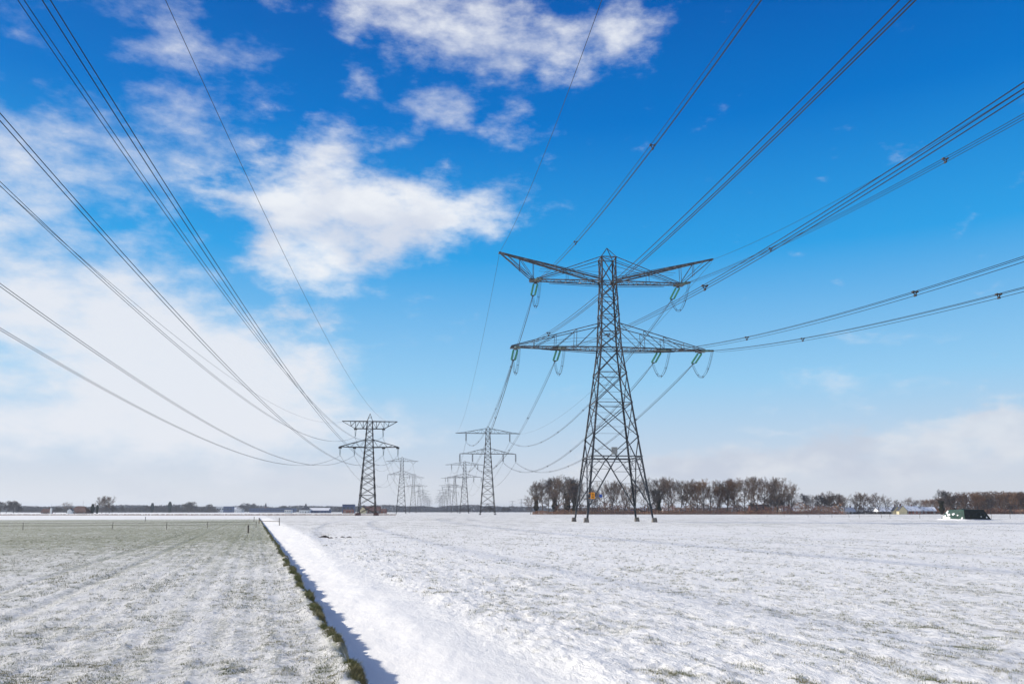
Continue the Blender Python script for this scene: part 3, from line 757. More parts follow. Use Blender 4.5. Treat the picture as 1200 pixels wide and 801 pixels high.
# ------------------------------------------------------------------ trees
def make_tree(seed, H, spread, first, ml, nbr, dense, lean=0.12, twr=.03, up=.55, ivy=False, twm='twig', fork=False):
    """bare tree: trunk + main limbs in one mesh, fine branches in the crown mesh"""
    r_ = random.Random(seed); tk = MB(); segs = []; ivyp = []
    def grow(p, d_, L, r0, lvl):
        n = 5 if lvl < 2 else (4 if lvl == 2 else 2); pts = [p]; dd = d_.copy(); q = p.copy()
        for k in range(n):
            dd = (dd+Vector((r_.gauss(0, .13), r_.gauss(0, .13), r_.gauss(0, .08)+.055*(1 if lvl else 0)))).normalized()
            q = q+dd*(L/n); pts.append(q.copy())
        if lvl <= 1: tk.tube(pts, r0, 6, r0*(.42 if lvl else .4))
        else: segs.append((pts, r0, max(r0*.4, twr*.6)))
        if lvl >= ml: return
        cnt = nbr[lvl]
        for k in range(cnt):
            u = (first+(1-first)*(k+r_.random())/cnt) if lvl == 0 else (.22+.78*(k+r_.random())/cnt)
            i = min(int(u*n), n-1); f = u*n-i; bp_ = pts[i]+(pts[i+1]-pts[i])*f
            ax = (pts[i+1]-pts[i]).normalized(); an = (k*2.4+r_.random()*1.4) if lvl < 2 else r_.random()*6.283
            side = ax.orthogonal().normalized(); side = Matrix.Rotation(an, 3, ax) @ side
            tilt = up+r_.gauss(0, .12)
            if lvl == 0: tilt = up*(1.15-.55*u)+.12+r_.gauss(0, .08)
            nd = (ax*math.cos(tilt*1.45)+side*math.sin(tilt*1.45)); nd.z += .12 if lvl else .0; nd.normalize()
            env = math.sin(math.pi*min(1, max(.12, (u-first*.6)/(1.08-first*.6))))**.6 if lvl == 0 else (1.1-.5*u)
            grow(bp_, nd, L*(spread if lvl == 0 else .58)*env*r_.uniform(.8, 1.15), r0*(.55 if lvl == 0 else .5)*(1.05-.4*u), lvl+1)
    grow(Vector((0, 0, -.2)), Vector((r_.gauss(0, lean*.4), r_.gauss(0, lean*.4), 1)).normalized(), H*.93, H*.021, 0)
    # crown mesh: three-sided twigs
    V_ = []; F_ = []
    for pts, a0, a1 in segs:
        n = len(pts)
        b = len(V_)
        for i, p in enumerate(pts):
            rr = a0+(a1-a0)*i/(n-1); rr = max(rr, twr)
            dd = (pts[min(i+1, n-1)]-pts[max(i-1, 0)]).normalized(); s1 = dd.orthogonal().normalized(); s2 = dd.cross(s1)
            for k in range(3): an = k*2.094; V_.append(tuple(p+s1*math.cos(an)*rr+s2*math.sin(an)*rr))
        for i in range(n-1):
            for k in range(3): F_.append((b+i*3+k, b+i*3+(k+1) % 3, b+(i+1)*3+(k+1) % 3, b+(i+1)*3+k))
    zs_ = sorted(v_[2] for v_ in V_); kz = H/zs_[int(len(zs_)*.998)]
    V_ = [(a*kz, b*kz, c*kz) for a, b, c in V_]; tk.v = [(a*kz, b*kz, c*kz) for a, b, c in tk.v]
    cm = MB(); cm.v = V_; cm.f = F_
    meshes = [('trunk', tk.mesh('trunk', M['bark'], True)), ('crown', cm.mesh('crown', M[twm]))]
    if ivy:
        iv = MB()
        for k in range(2600):
            z = r_.uniform(.0, H*.55); rad = H*.02+.9*r_.random()*(1.0 if z > H*.12 else .5)+.7*max(0, math.sin(z*1.1+seed)); an = r_.random()*6.283
            c = Vector((math.cos(an)*rad, math.sin(an)*rad, z)); sz = .22
            a1 = Vector((r_.gauss(0, 1), r_.gauss(0, 1), r_.gauss(0, 1))).normalized()*sz; b1 = a1.orthogonal().normalized()*sz
            iv.add([c-a1, c+b1, c+a1, c-b1], [(0, 1, 2, 3)])
        meshes.append(('ivy', iv.mesh('ivy', M['ivy'])))
    return meshes
PR = {
    'broad': [make_tree(s_, 20, .60, .20, 4, (12, 7, 6, 5), 1, twr=.032) for s_ in (11, 12, 13)],
    'tall': [make_tree(s_, 20, .50, .24, 4, (12, 7, 6, 5), 1, up=.44, twr=.032) for s_ in (21, 22, 23)],
    'red': [make_tree(s_, 20, .50, .22, 4, (15, 9, 7, 6), 1, up=.46, twr=.026, twm='twig_red') for s_ in (31, 32)],
    'ivy': [make_tree(s_, 20, .52, .40, 4, (14, 8, 7, 6), 1, ivy=True, twm='twig_dark', twr=.026) for s_ in (41, 42)],
    'dark': [make_tree(s_, 20, .60, .18, 4, (15, 9, 7, 6), 1, up=.52, twr=.035, twm='twig_dark') for s_ in (51, 52)],
    'open': [make_tree(s_, 20, .60, .22, 4, (11, 8, 7, 6), 1, up=.42, twr=.023) for s_ in (61, 62)],
}
def evergreen_meshes(seed, ratio):
    r_ = random.Random(seed); tk = MB(); tk.tube([(0, 0, -.2), (0, 0, 14)], .4, 6, .1); iv = MB()
    for k in range(5200):
        z = r_.uniform(.02, 1); rad = ratio*math.sin(math.pi*min(1, (1-z)*.62+.18))**.7*r_.random()**.4*(1+.2*math.sin(z*9+seed)); an = r_.random()*6.283
        c = Vector((math.cos(an)*rad*20, math.sin(an)*rad*20, z*20)); sz = .5
        a1 = Vector((r_.gauss(0, 1), r_.gauss(0, 1), r_.gauss(0, 1))).normalized()*sz; b1 = a1.orthogonal().normalized()*sz
        iv.add([c-a1, c+b1, c+a1, c-b1], [(0, 1, 2, 3)])
    return [('trunk', tk.mesh('trunk', M['bark'])), ('crown', iv.mesh('crown', M['evergreen']))]
PR['ever'] = [evergreen_meshes(s_, .2) for s_ in (71, 72)]
LOOK = {'broad': 'broad bare brown tree', 'tall': 'tall narrow bare tree', 'red': 'reddish brown densely twigged tree', 'ivy': 'ivy clad bare tree',
        'dark': 'dark densely twigged tree', 'open': 'bare tree with open airy crown', 'ever': 'dark rounded evergreen tree'}
TREES = []
rt = random.Random(99)
def tree(kind, px, D, hpx, wide=1.0, where='wood'):
    """hpx: height in photo pixels"""
    Hm = hpx*D/F_PX*.985; x = at(px, D); v = rt.choice(PR[kind])
    o = empty('bare_tree' if kind != 'ever' else 'evergreen_tree', (x, D, 0), rt.uniform(0, 6.28)); s_ = Hm/20
    o.scale = (s_*wide, s_*wide, s_)
    for nm2, me in v:
        c = bpy.data.objects.new(nm2, me); col.objects.link(c); c.parent = o
    TREES.append((colx((x, D, 0)), o, kind, where)); return o
# main wood right of and behind the big pylon
W1 = [('broad', 622, 24), ('ivy', 629, 38), ('broad', 636, 41), ('tall', 642, 40), ('ivy', 650, 44), ('broad', 655, 45), ('broad', 661, 46), ('ivy', 664, 45), ('open', 672, 41), ('broad', 680, 38), ('ivy', 673, 36),
      ('tall', 694, 32), ('broad', 700, 28), ('broad', 709, 38), ('open', 716, 40), ('open', 724, 39), ('tall', 731, 37), ('broad', 738, 36), ('broad', 760, 43), ('open', 768, 44), ('tall', 775, 42), ('broad', 783, 43),
      ('ivy', 772, 30), ('broad', 789, 42), ('tall', 797, 39), ('broad', 803, 40), ('tall', 811, 41), ('red', 817, 38), ('red', 825, 41), ('broad', 832, 40), ('tall', 838, 39), ('red', 845, 33),
      ('red', 852, 40), ('broad', 859, 42), ('red', 866, 42), ('broad', 874, 43), ('tall', 880, 43), ('open', 888, 44), ('tall', 896, 44), ('broad', 904, 41), ('open', 912, 44), ('broad', 919, 42), ('open', 927, 36), ('dark', 915, 24), ('dark', 908, 22), ('dark', 929, 24),
      ('dark', 944, 24), ('broad', 950, 23), ('dark', 957, 22), ('broad', 966, 26), ('dark', 973, 22), ('tall', 979, 23), ('dark', 986, 24), ('broad', 991, 22)]
for i, (k_, px, h) in enumerate(W1):
    tree(k_, px+rt.uniform(-.8, .8), 560+rt.uniform(-14, 26)+(40 if h < 30 and px > 900 else 0), h+rt.uniform(-.8, .8), .92 if h > 30 else 1.05, 'wood')
for k_, px, h in [('open', 1003, 24), ('tall', 1006, 26), ('broad', 1013, 24), ('open', 1021, 21), ('broad', 1031, 25), ('broad', 1039, 21), ('broad', 1054, 17), ('broad', 1066, 20), ('open', 1074, 17)]:
    tree(k_, px, 600, h, 1.0, 'farm')
tree('ivy', 1104, 520, 29, 1.15, 'farm')
for i in range(30):
    px = 1084+i*4.3+rt.uniform(-1, 1); h = min(25.5, 17+i*.55) if i < 8 else 22+rt.uniform(-1, 1)+i*.13
    tree(rt.choice(['red', 'red', 'broad', 'dark', 'tall']), px, 640+rt.choice([-20, 0, 22])+rt.uniform(-6, 6), h, 1.05, 'right wood')
# left horizon
for k_, px, D, h, wd in [('dark', 0, 900, 14, 1.5), ('dark', 7, 900, 15, 1.4), ('dark', 16, 900, 14, 1.4), ('dark', 22, 900, 9, 1.3), ('broad', 78, 880, 13.5, 1.2), ('open', 113, 860, 19, 1.1), ('open', 119, 860, 20, 1.1), ('open', 128, 860, 20.5, 1.05),
                         ('ever', 108, 800, 11.0, .9), ('ever', 113.6, 800, 10.0, .6), ('dark', 124, 900, 10, 1.3), ('dark', 131, 900, 9, 1.3), ('dark', 65, 900, 7, 1.6),
                         ('dark', 143, 1300, 8, 1.3), ('dark', 172, 1500, 8.5, 1.5), ('ever', 178, 1500, 11, .9), ('ever', 198.5, 1500, 12.5, .8), ('dark', 208, 1500, 9, 1.5), ('dark', 221, 1400, 12, 1.5), ('dark', 228, 1400, 13, 1.6),
                         ('dark', 245, 1500, 10, 1.5), ('dark', 280, 1900, 8.5, 1.6), ('dark', 290, 1900, 11, 1.7), ('dark', 297, 1900, 10.5, 1.7), ('dark', 330, 1800, 8, 1.5), ('dark', 335, 1800, 8, 1.5), ('dark', 383, 1800, 8, 1.5), ('dark', 395, 1700, 7, 1.5)]:
    tree(k_, px, D, h, wd, 'left horizon')
for k_, px, D, h, wd in [('dark', 544, 1500, 5.5, 1.6), ('dark', 548, 1500, 5.5, 1.6), ('dark', 568, 1300, 7.5, 1.6), ('dark', 573, 1300, 7, 1.6), ('dark', 590, 1400, 6.5, 1.7), ('dark', 594, 1400, 6, 1.6)]:
    tree(k_, px, D, h, wd, 'middle horizon')
WH = {'wood': ('main wood behind big pylon', 'trees of the main wood behind the big pylon'), 'farm': ('right-hand farm', 'trees around the farm on the right'),
      'right wood': ('wood behind green tarpaulin', 'trees of the far right wood'), 'left horizon': ('left skyline', 'trees on the left skyline'),
      'middle horizon': ('horizon below middle pylons', 'low trees below the middle pylons')}
for wk, (ph, grp) in WH.items():
    L_ = sorted([q for q in TREES if q[3] == wk], key=lambda q: q[0])
    if wk == 'wood':
        pass
    cnt = {}
    for q in L_:
        cnt[q[2]] = cnt.get(q[2], 0)+1
        kn = sum(1 for z_ in L_ if z_[2] == q[2])
        lab = f'{LOOK[q[2]]}, the only one of its kind, {ph}' if kn == 1 else f'{ORD[cnt[q[2]]]} {LOOK[q[2]]} from the left, {ph}'
        tag(q[1], lab, 'tree', grp)

# undergrowth strips and the far-off woods
def brush(name, px0, px1, D, h, n, m, sz, label, depth=8, cat='undergrowth', lump=None):
    r_ = random.Random(int(px0*7+D)); mb = MB(); x0, x1 = at(px0, D), at(px1, D)
    for i in range(n):
        x = r_.uniform(x0, x1); y = D+r_.uniform(-depth/2, depth/2); top = h*(lump(x) if lump else .75+.25*math.sin(x*.3)*math.sin(x*.11+1))
        z = r_.random()**1.3*top
        a1 = Vector((r_.gauss(0, .6), r_.gauss(0, .6), r_.gauss(0, 1))).normalized()*sz; b1 = a1.orthogonal().normalized()*sz*.35
        c = Vector((x, y, max(z, sz*.5))); mb.add([c-a1, c+b1, c+a1, c-b1], [(0, 1, 2, 3)])
    return tag(mb.build(name, m), label, cat, None, 'stuff')
brush('undergrowth', 624, 990, 552, 3.2, 12000, M['shrub'], .5, 'low reddish brown undergrowth under the trees of the main wood', 14)
brush('undergrowth', 650, 985, 575, 8.5, 8500, M['shrub'], .7, 'taller brown thicket between the trunks of the main wood', 16)
brush('undergrowth', 1082, 1215, 625, 5.0, 9000, M['shrub'], .6, 'brown undergrowth along the foot of the far right wood', 16)
brush('undergrowth', 990, 1100, 610, 2.4, 6000, M['twig_dark'], .45, 'dark hedges around the right-hand farm', 12)
def lumps(s1, lo=.45):
    def f(x):
        v = vnoise(np.array([x*.012]), np.array([s1*1.0]), int(s1))[0]*.6+vnoise(np.array([x*.045]), np.array([s1+.5]), int(s1)+2)[0]*.4
        return lo+(1-lo)*v
    return f
brush('far_woods', -120, 640, 2600, 27, 42000, M['twig_dark'], 3.0, 'blue hazy line of far-off woods along the left and middle horizon', 160, 'far woods', lumps(3))
brush('far_woods', 24, 260, 1700, 15, 12000, M['twig_dark'], 2.0, 'darker low belt of woods on the left horizon behind farms', 80, 'far woods', lumps(8, .35))
brush('far_woods', 640, 1330, 1500, 13, 16000, M['twig_dark'], 2.0, 'hazy belt of woods far behind the main wood and farm', 90, 'far woods', lumps(5))
brush('far_woods', 1130, 1330, 760, 21, 24000, M['twig'], 1.1, 'far right mass of bare woodland running out of the picture', 60, 'far woods', lumps(6, .8))

# ------------------------------------------------------------------ buildings
def house(name, px, D, wdt, dep, hw_, hr, label, wall='brick', roof='roof_snow', rz=0, nwin=3, chim=1, door=True, hip=0.0, cat='house', gable=None, group=None):
    o = empty(name, (at(px, D), D, 0), rz, label, cat, group)
    X, Y = wdt/2, dep/2
    mb = MB()   # walls with gables (ridge along local x)
    e = hip
    mb.add([(-X, -Y, -.2), (X, -Y, -.2), (X, Y, -.2), (-X, Y, -.2), (-X, -Y, hw_), (X, -Y, hw_), (X, Y, hw_), (-X, Y, hw_)], [(0, 1, 5, 4), (1, 2, 6, 5), (2, 3, 7, 6), (3, 0, 4, 7)])
    if not e: mb.add([(-X, -Y, hw_), (-X, Y, hw_), (-X, 0, hw_+hr), (X, -Y, hw_), (X, Y, hw_), (X, 0, hw_+hr)], [(0, 2, 1), (3, 4, 5)])
    mb.build('wall', M[wall], o)
    mb = MB(); ov = .35; sl = hr/Y; zr = hw_+hr+.12; ze = hw_-ov*sl+.12; th = .22
    xr = X+ov if not e else X-e; xe = X+ov
    vs = [(-xe, -Y-ov, ze), (xe, -Y-ov, ze), (xr, 0, zr), (-xr, 0, zr), (xe, Y+ov, ze), (-xe, Y+ov, ze)]
    vs += [(a, b, c-th) for a, b, c in vs]
    mb.add(vs, [(0, 1, 2, 3), (3, 2, 4, 5), (9, 8, 7, 6), (11, 10, 8, 9), (0, 6, 7, 1), (5, 4, 10, 11), (1, 7, 8, 2), (2, 8, 10, 4), (0, 3, 9, 6), (3, 5, 11, 9)])
    rf = mb.build('roof', M[roof], o)
    for k in range(chim):
        c = MB(); xx = (-.6+1.2*k)*X*.9 if chim > 1 else X*.5*(1-e/X if e else 1); c.box((xx, .2, hw_+hr+.3), (.8, .8, 1.6)); c.box((xx, .2, hw_+hr+1.15), (1, 1, .14)); c.build('chimney', M['brick_dark'], rf)
    ww = min(1.3, wdt/(nwin*2.2+1)); k0 = nwin//2
    for k in range(nwin):
        xx = -X+wdt*(k+.5)/nwin
        if door and k == k0 and nwin > 1:
            c = MB(); c.box((xx, -Y-.03, 1.05), (1.05, .08, 2.1)); c.build('door', M['wood'], o); continue
        c = MB(); zc = min(1.55, hw_*.55)
        for a, b, s1, s2 in ((0, .65, ww+.2, .12), (0, -.65, ww+.2, .12), (-ww/2, 0, .1, 1.3), (ww/2, 0, .1, 1.3), (0, 0, .06, 1.3)): c.box((xx+a, -Y-.05, zc+b), (s1, .1, s2))
        f = c.build('window', M['white'], o); g2 = MB(); g2.box((xx, -Y-.01, zc), (ww, .05, 1.25)); g2.build('pane', M['pane'], f)
    return o
# right-hand side
house('farmhouse', 1064, 590, 14, 9, 2.6, 3.2, 'long farmhouse with snowy blue roof and brick front, right-hand farm', 'brick', 'roof_snow', .10, 5)
g1 = house('farmhouse', 1057, 581, 6.5, 5.5, 2.8, 3.3, 'cream gabled farmhouse end facing the field, right-hand farm, beside longer house', 'cream', 'slate', R(80), 2)
house('farmhouse', 1050.5, 590, 5.5, 5, 2.8, 3.0, 'small cream gabled house, leftmost gable of the right-hand farm', 'cream', 'slate', R(82), 2)
house('barn', 1085, 600, 12, 8, 2.6, 2.6, 'low brick barn with blue grey roof at right end of the farm', 'brick_dark', 'roof_snow', -.08, 4, 0, cat='barn')
house('cottage', 1036, 640, 13, 8, 2.2, 2.6, 'pale snow roofed shed behind the bare trees left of the farm', 'render_w', 'roof_snow', .1, 4, 0)
house('cottage', 994, 610, 8, 8, 1.9, 3.0, 'small cottage almost buried under white roof between the tree groups', 'render_w', 'snow', .05, 3, 1)
house('shed', 978, 575, 2.6, 2.2, 1.7, .7, 'tiny pale yellow shed under the low trees', 'cream', 'snow', .2, 1, 0, False, cat='shed')
house('farmhouse', 890, 590, 14, 9, 3.2, 3.8, 'brick farmhouse with dark blue roof seen between trunks of main wood', 'brick_dark', 'slate', .05, 5, 2)
house('cottage', 921, 600, 9, 8, 2.6, 3.0, 'white cottage with snowy roof at right end of main wood', 'render_w', 'roof_snow', 0, 3)
house('barn', 938, 610, 15, 9, 2.0, 2.2, 'long low white roofed barn right of main wood', 'brick_dark', 'snow', .04, 5, 0, cat='barn')
house('cottage', 783, 590, 8, 7, 2.8, 2.2, 'white walled cottage seen between trunks just right of big pylon', 'render_w', 'roof_snow', 0, 3)
house('shed', 753, 580, 4.0, 4, 3.0, .9, 'cream walled shed seen through the right legs of big pylon', 'cream', 'snow', 0, 2, 0, cat='shed')
# blue trailer under the big pylon
o = empty('farm_trailer', (at(741, 572), 572, 0), 0, 'dark blue box trailer parked by the wood, seen through the big pylon', 'trailer')
mb = MB(); mb.box((0, 0, 1.9), (5.2, 2.3, 2.2)); mb.box((0, -1.17, 2.9), (5.3, .06, .12)); mb.box((0, -1.17, .95), (5.3, .06, .14)); mb.build('cargo_box', M['bluep'], o)
mb = MB(); mb.box((0, 0, .7), (5.4, 1.8, .18)); mb.beam((2.7, 0, .7), (4.0, 0, .55), .14); mb.build('chassis', M['steel_brown'], o)
for sx in (-.8, .5):
    for sy in (-1, 1):
        mb = MB(); mb.lathe((sx, sy*.95, .45), (sx, sy*1.2, .45), [(0, .0), (0, .45), (1, .45), (1, 0)], 14); mb.build('wheel', M['wire'], o)
# left-hand horizon
house('farmhouse', 55, 800, 8, 7, 1.6, 3.0, 'dark roofed farmhouse beside a white silo, far left skyline', 'brick_dark', 'roof_red', .1, 3)
house('barn', 94, 800, 17, 12, 1.8, 5.2, 'big reddish brown hipped barn roof on left skyline beside evergreens', 'brick_dark', 'roof_red', .05, 4, 0, hip=5.0, cat='barn')
house('house', 82.5, 790, 3.6, 5, 2.9, 1.8, 'small pale blue gabled house left of the big brown barn roof', 'render_w', 'slate', R(90), 2)
o = empty('silo', (at(59.5, 790), 790, 0), 0, 'slim white silo with thin mast beside far left farmhouse', 'silo')
mb = MB(); mb.lathe((0, 0, -.1), (0, 0, 5.4), [(0, 1.0), (.9, 1.0), (1, .1)], 14); mb.build('tank', M['white'], o)
mb = MB(); mb.beam((.3, 0, 5.2), (.3, 0, 9.5), .22, .1); mb.build('mast', M['grey'], o)
o = empty('mast', (at(96.5, 900), 900, 0), 0, 'thin lone mast standing above the left skyline roofs', 'mast'); mb = MB(); mb.tube([(0, 0, -.1), (0, 0, 14)], .16, 6, .07); mb.build('pole', M['grey'], o)
mb = MB(); mb.beam((-.6, 0, 13), (.6, 0, 13), .1); mb.beam((-.4, 0, 12), (.4, 0, 12), .1); mb.build('antenna', M['grey'], o)
# industrial blocks
def block(name, px, D, wdt, dep, h, label, wall, roofm='snow', bands=True, cat='building'):
    o = empty(name, (at(px, D), D, 0), .03, label, cat)
    mb = MB(); mb.box((0, 0, h/2-.1), (wdt, dep, h+.2)); mb.build('wall', M[wall], o)
    mb = MB(); mb.box((0, 0, h+.18), (wdt+.5, dep+.5, .3)); mb.build('roof', M[roofm], o)
    if bands:
        n = max(3, int(wdt/6))
        for k in range(n):
            c = MB(); c.box((-wdt/2+wdt*(k+.5)/n, -dep/2-.04, h*.6), (wdt/n*.6, .08, h*.22)); c.build('window', M['pane'], o)
    return o
block('warehouse', 259, 1700, 16, 14, 12, 'pale grey warehouse on the left horizon beside a darker block', 'render_w')
block('warehouse', 268, 1650, 18, 14, 12, 'dark blue warehouse block on the left horizon', 'blue_clad', 'slate')
house('warehouse', 279, 1900, 22, 20, 7, 5, 'pale pitched hall in front of round far trees, left horizon', 'render_w', 'roof_snow', 0, 4, 0, cat='building')
block('warehouse', 320, 1750, 96, 20, 9, 'long low blue grey warehouse on horizon beyond the ditch end', 'blue_clad', 'slate')
block('greenhouse', 338, 1000, 8, 8, 3.6, 'small white box building beyond the ditch end', 'render_w', 'snow')
house('greenhouse', 371, 1100, 36, 16, 3.6, 3.2, 'long snow roofed hall joined to the turreted building, left of pylon', 'blue_clad', 'snow', 0, 8, 0, cat='hall')
o = house('clubhouse', 358, 1090, 14, 13, 4.2, 5.2, 'dark pyramid roofed building topped by a small turret', 'render_w', 'slate', 0, 4, 0, hip=6.9, cat='building')
mb = MB(); mb.box((0, 0, 10), (1.7, 1.7, 1.6)); mb.add([(-1.3, -1.3, 10.8), (1.3, -1.3, 10.8), (1.3, 1.3, 10.8), (-1.3, 1.3, 10.8), (0, 0, 12.6)], [(0, 1, 4), (1, 2, 4), (2, 3, 4), (3, 0, 4), (3, 2, 1, 0)]); mb.beam((0, 0, 12.5), (0, 0, 14), .14); mb.build('turret', M['slate'], o)
o = empty('church', (at(311, 2000), 2000, 0), 0, 'tiny pointed church spire rising above the far left horizon', 'church')
mb = MB(); mb.box((0, 0, 7), (4.5, 4.5, 14.4)); mb.build('tower', M['brick_dark'], o)
mb = MB(); mb.add([(-2.5, -2.5, 14.2), (2.5, -2.5, 14.2), (2.5, 2.5, 14.2), (-2.5, 2.5, 14.2), (0, 0, 24)], [(0, 1, 4), (1, 2, 4), (2, 3, 4), (3, 0, 4), (3, 2, 1, 0)]); mb.build('spire', M['slate'], o)
block('office_block', 408.5, 900, 12.5, 10, 9.5, 'dark blue windowed block with brick base just left of flat topped pylon', 'blue_clad', 'slate')
house('barn', 408.5, 885, 11, 4, 3.0, 1.2, 'low red brick outbuilding in front of the dark blue block', 'brick', 'roof_red', 0, 3, 0, cat='barn')
house('house', 426, 800, 5, 6, 3.4, 3.6, 'pale yellow gabled house seen between the legs of flat topped pylon', 'cream', 'roof_red', R(85), 2)
house('barn', 437, 830, 15, 10, 3.0, 4.2, 'dark brown roofed barn just right of flat topped pylon legs', 'brick_dark', 'roof_red', .05, 4, 0, cat='barn')
house('barn', 446, 850, 12, 8, 2.2, 2.4, 'low red brown shed right of the dark roofed barn', 'brick', 'roof_red', 0, 3, 0, cat='barn')

# ------------------------------------------------------------------ green tarpaulin covered stack
TB = Vector((at(1131, 186), 186, 0))
o = empty('silage_stack', TB, R(-29.6), 'stack of fodder under a green tarpaulin with snow patches, right field', 'covered stack')
tarp = mat('green_tarpaulin', (.006, .032, .024), .6, 0, (.012, .055, .04), .8, .05, spec=.3)
# footprint: near corner towards the camera, faces going back left and right
nc = Vector((0, -2.4, 0)); lc = Vector((-5.3, 2.6, 0)); rc = Vector((5.4, 1.4, 0)); bc = Vector((.6, 7.0, 0))
nt = Vector((-.1, -1.9, 2.35)); lt = Vector((-3.4, 2.2, 2.3)); rtp = Vector((3.9, 1.4, 2.35)); bt = Vector((.5, 5.4, 2.4))
mb = MB(); r_ = random.Random(3)
def patch(a, b, c, d, n=12, m=7, amp=.045, push=Vector((0, 0, 0))):
    vs = []; fs = []
    for i in range(n+1):
        for j in range(m+1):
            u, v = i/n, j/m; p = (a*(1-u)+b*u)*(1-v)+(d*(1-u)+c*u)*v
            e_ = min(u, 1-u)*min(v, 1-v)*8
            q = p+push*math.sin(math.pi*u)*math.sin(math.pi*v)*.35+Vector((r_.gauss(0, 1), r_.gauss(0, 1), r_.gauss(0, 1)))*amp*min(1, e_)
            vs.append(q)
    for i in range(n):
        for j in range(m):
            k = i*(m+1)+j; fs.append((k, k+m+1, k+m+2, k+1))
    return vs, fs
dz_ = Vector((0, 0, -.15))
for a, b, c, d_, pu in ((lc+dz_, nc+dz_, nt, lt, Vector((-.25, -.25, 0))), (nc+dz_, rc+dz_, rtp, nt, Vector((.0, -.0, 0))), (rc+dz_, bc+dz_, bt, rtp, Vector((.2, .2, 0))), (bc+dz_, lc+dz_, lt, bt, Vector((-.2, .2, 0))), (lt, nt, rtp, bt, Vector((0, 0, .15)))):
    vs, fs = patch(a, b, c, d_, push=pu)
    if a == nc+dz_: m3 = MB(); m3.add(vs, fs); m3.build('shaded_face', M['shaded_tarp'], o)['label'] = 'right-hand tarpaulin face with its shade painted near-black'  # right face coloured near-black to carry its shade
    else: mb.add(vs, fs)
mb.build('tarpaulin', tarp, o)
def snow_patch(cx, u, v, sz, sx=1.0, name='snow_patch'):
    c = lc*(1-u)*(1-v)+nc*u*(1-v)+nt*u*v+lt*(1-u)*v if cx == 'l' else nc*(1-u)*(1-v)+rc*u*(1-v)+rtp*u*v+nt*(1-u)*v
    n_ = Vector((-.62, -.62, .45)).normalized() if cx == 'l' else Vector((.55, -.75, .3)).normalized()
    a1 = (nc-lc).normalized() if cx == 'l' else (rc-nc).normalized(); b1 = n_.cross(a1)
    m2 = MB(); vs = [c+n_*(.42*math.sin(math.pi*u)*math.sin(math.pi*v)+.12)]
    for k in range(10):
        an = k*.628; rr = sz*r_.uniform(.7, 1.2); vs.append(c+n_*(.25*math.sin(math.pi*u)*math.sin(math.pi*v)-.02)+a1*math.cos(an)*rr*sx+b1*math.sin(an)*rr)
    m2.add(vs, [(0, 1+k, 1+(k+1) % 10) for k in range(10)]); m2.build(name, M['snow'], o, smooth=True)
for u, v, sz, sx in ((.10, .75, .5, .7), (.30, .45, .42, 1.3), (.52, .52, .33, 1.3), (.33, .15, .5, 1.5), (.72, .42, .2, 1.2), (.9, .2, .28, 1), (.14, .3, .45, 1.2)): snow_patch('l', u, v, sz, sx)
for u, v, sz in ((.64, .30, .14), (.86, .24, .2)): snow_patch('r', u, v, sz)
mb = MB(); vs, fs = [], []
for k in range(26):
    u = k/25; p = lc.lerp(nc, u) if u < 2 else nc
    p = lc.lerp(nc, u/.55) if u < .55 else nc.lerp(rc, (u-.55)/.45)
    od = Vector((-.7, -.7, 0)) if u < .55 else Vector((.3, -.9, 0)); h = (.22*(1-u)+.12)*(.8+.4*r_.random())
    vs += [p-od*.35+Vector((0, 0, h)), p+od*.5+Vector((0, 0, h*.55)), p+od*.95+Vector((0, 0, -.12))]
for k in range(25):
    for j in range(2): fs.append((k*3+j, k*3+j+1, (k+1)*3+j+1, (k+1)*3+j))
mb.add(vs, fs); mb.build('snow_drift', M['snow'], o, smooth=True)

# ------------------------------------------------------------------ fences and posts
def post_mb(mb, x, y, h, r=.06, lean=0.0):
    mb.lathe((x, y, -.2), (x+lean*h, y, h), [(0, r), (.98, r*.92), (1, r*.4)], 7)
def fence(label, pts, h, wires, group=None, r=.055, leans=None):
    p0 = pts[0]; o = empty('field_fence', (p0[0], p0[1], 0), 0, label, 'fence', group)
    for i, (x, y) in enumerate(pts):
        mb = MB(); post_mb(mb, x-p0[0], y-p0[1], h, r, (leans or {}).get(i, 0)); mb.build('post', M['wood'], o)
    for z in wires:
        mb = MB()
        for (x0, y0), (x1, y1) in zip(pts[:-1], pts[1:]): mb.tube([(x0-p0[0], y0-p0[1], z), ((x0+x1)/2-p0[0], (y0+y1)/2-p0[1], z-.04), (x1-p0[0], y1-p0[1], z)], .012, 4)
        mb.build('fence_wire', M['steel_brown'], o)
    return o
fence('low wire fence on thin leaning posts crossing the left field', [(at(px, D), D) for px, D in ((-60, 84), (27, 85), (131, 87), (195, 88), (243, 93), (300, 97))], .78, (.72, .45), None, .03, {1: -.08, 2: .10})
pr = [(899, 300), (919, 290), (947, 285), (961, 272), (975, 262), (995, 252), (1007, 245), (1033, 238), (1043, 233), (1078, 226), (1106, 222), (1136, 219), (1162, 217), (1184, 215), (1230, 212)]
fence('post and wire fence crossing the right field behind green stack', [(at(px, D), D) for px, D in pr], 1.25, (1.1, .6), None, .05)
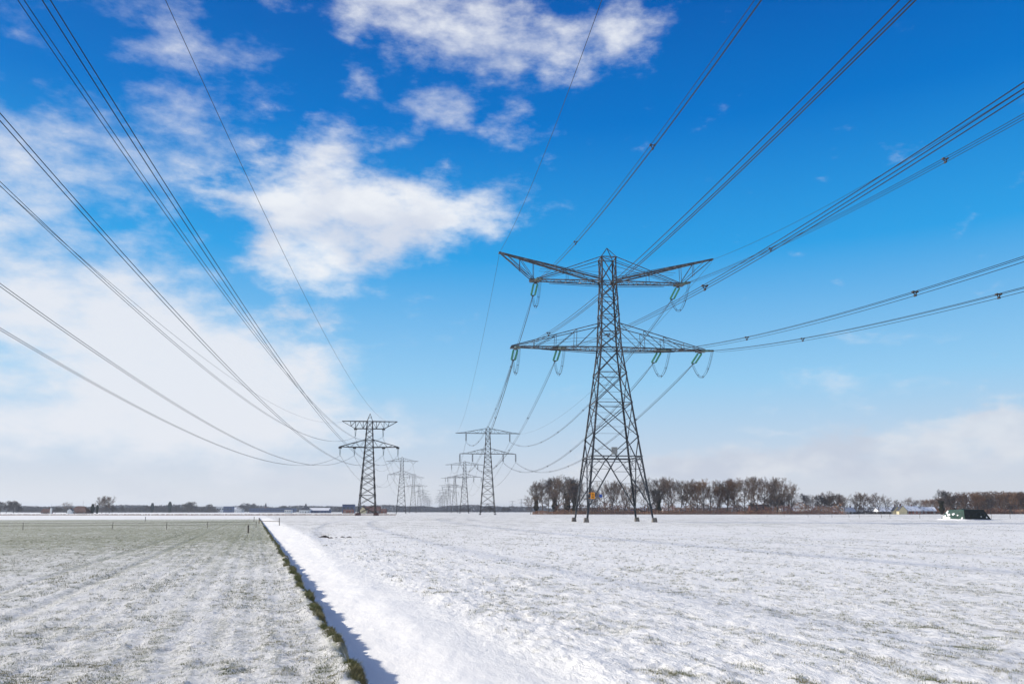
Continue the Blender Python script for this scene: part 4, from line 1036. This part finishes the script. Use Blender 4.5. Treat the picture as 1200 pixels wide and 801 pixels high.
for i, (px, D, h, lab) in enumerate(((291, 73, .72, 'dark stout wooden post standing alone in the left field near ditch'), (327.5, 120, 1.0, 'weathered post on the right bank where the rail crosses the ditch'),
                                     (303.5, 128, .95, 'thin post on the left bank where the rail crosses the ditch'), (297.5, 155, .95, 'thin post farthest back beside the ditch'),
                                     (170, 160, .9, 'faint thin post behind the left wire fence'))):
    o = empty('fence_post', (at(px, D), D, 0), 0, lab, 'post', 'lone posts near the ditch and left field'); mb = MB(); post_mb(mb, 0, 0, h, .07 if i == 0 else .06, (-.06, -.08, 0, .03, .05)[i]); mb.build('post_shaft', M['wood'], o)
    mb = MB(); mb.box((0, -.075, h*.85), (.05, .03, .07)); mb.build('insulator_clip', M['steel_brown'], o)
mb = MB(); a_ = Vector((at(304, 128), 128, .45)); b_ = Vector((at(327, 120), 120, .45)); mb.beam((0, 0, 0), b_-a_, .09, cap=True)
tag(mb.build('fence_rail', M['wood'], None, tuple(a_)), 'low wooden rail laid across the far part of the ditch', 'rail')
r_ = random.Random(12)
for i, (px, D, s_, lab) in enumerate(((381, 60, .22, 'largest leftmost dark soil clod lying on snow right of the ditch'), (388, 59, .13, 'small dark clod right next to the largest soil clod'),
                                      (394, 60, .11, 'small soil clod, middle one of the row right of ditch'), (401, 60.5, .12, 'soil clod, fourth from left in the row right of ditch'), (409, 60.5, .14, 'rightmost dark soil clod of the row on the snow'))):
    mb = MB(); rings = [(0, 1.0), (.35, .95), (.7, .6), (1, .12)]; vs = []
    for u, rr in rings:
        for k in range(9): an = k*.698; q = rr*s_*r_.uniform(.75, 1.25); vs.append((math.cos(an)*q*1.9, math.sin(an)*q, -.06+u*s_*1.0+r_.uniform(-.02, .02)))
    mb.add(vs, [(i_*9+k, i_*9+(k+1) % 9, (i_+1)*9+(k+1) % 9, (i_+1)*9+k) for i_ in range(3) for k in range(9)])
    tt_, nn_ = tn(at(px, D), D); zz = float(surface(np.array([tt_]), np.array([nn_]))[0])
    tag(mb.build('soil_clod', M['dirt'], None, (at(px, D), D, zz), smooth=True), lab, 'soil clod', 'row of soil clods on the snow')

# ------------------------------------------------------------------ the air
hm = bpy.data.materials.new('haze'); hm.use_nodes = True; h_ = NT(hm.node_tree); h_.n.clear()
pv = h_.n.new('ShaderNodeVolumePrincipled'); pv.inputs['Color'].default_value = (.76, .85, .99, 1); pv.inputs['Density'].default_value = .000095; pv.inputs['Anisotropy'].default_value = .3
mo = h_.n.new('ShaderNodeOutputMaterial'); h_.l.new(pv.outputs[0], mo.inputs['Volume'])
mb = MB(); mb.box((0, 0, 27.5), (2*9900*1.06+2400, 2*9900*1.06+2400, 59))
tag(mb.build('haze', hm), 'thin winter haze over the fields', None, None, 'stuff')
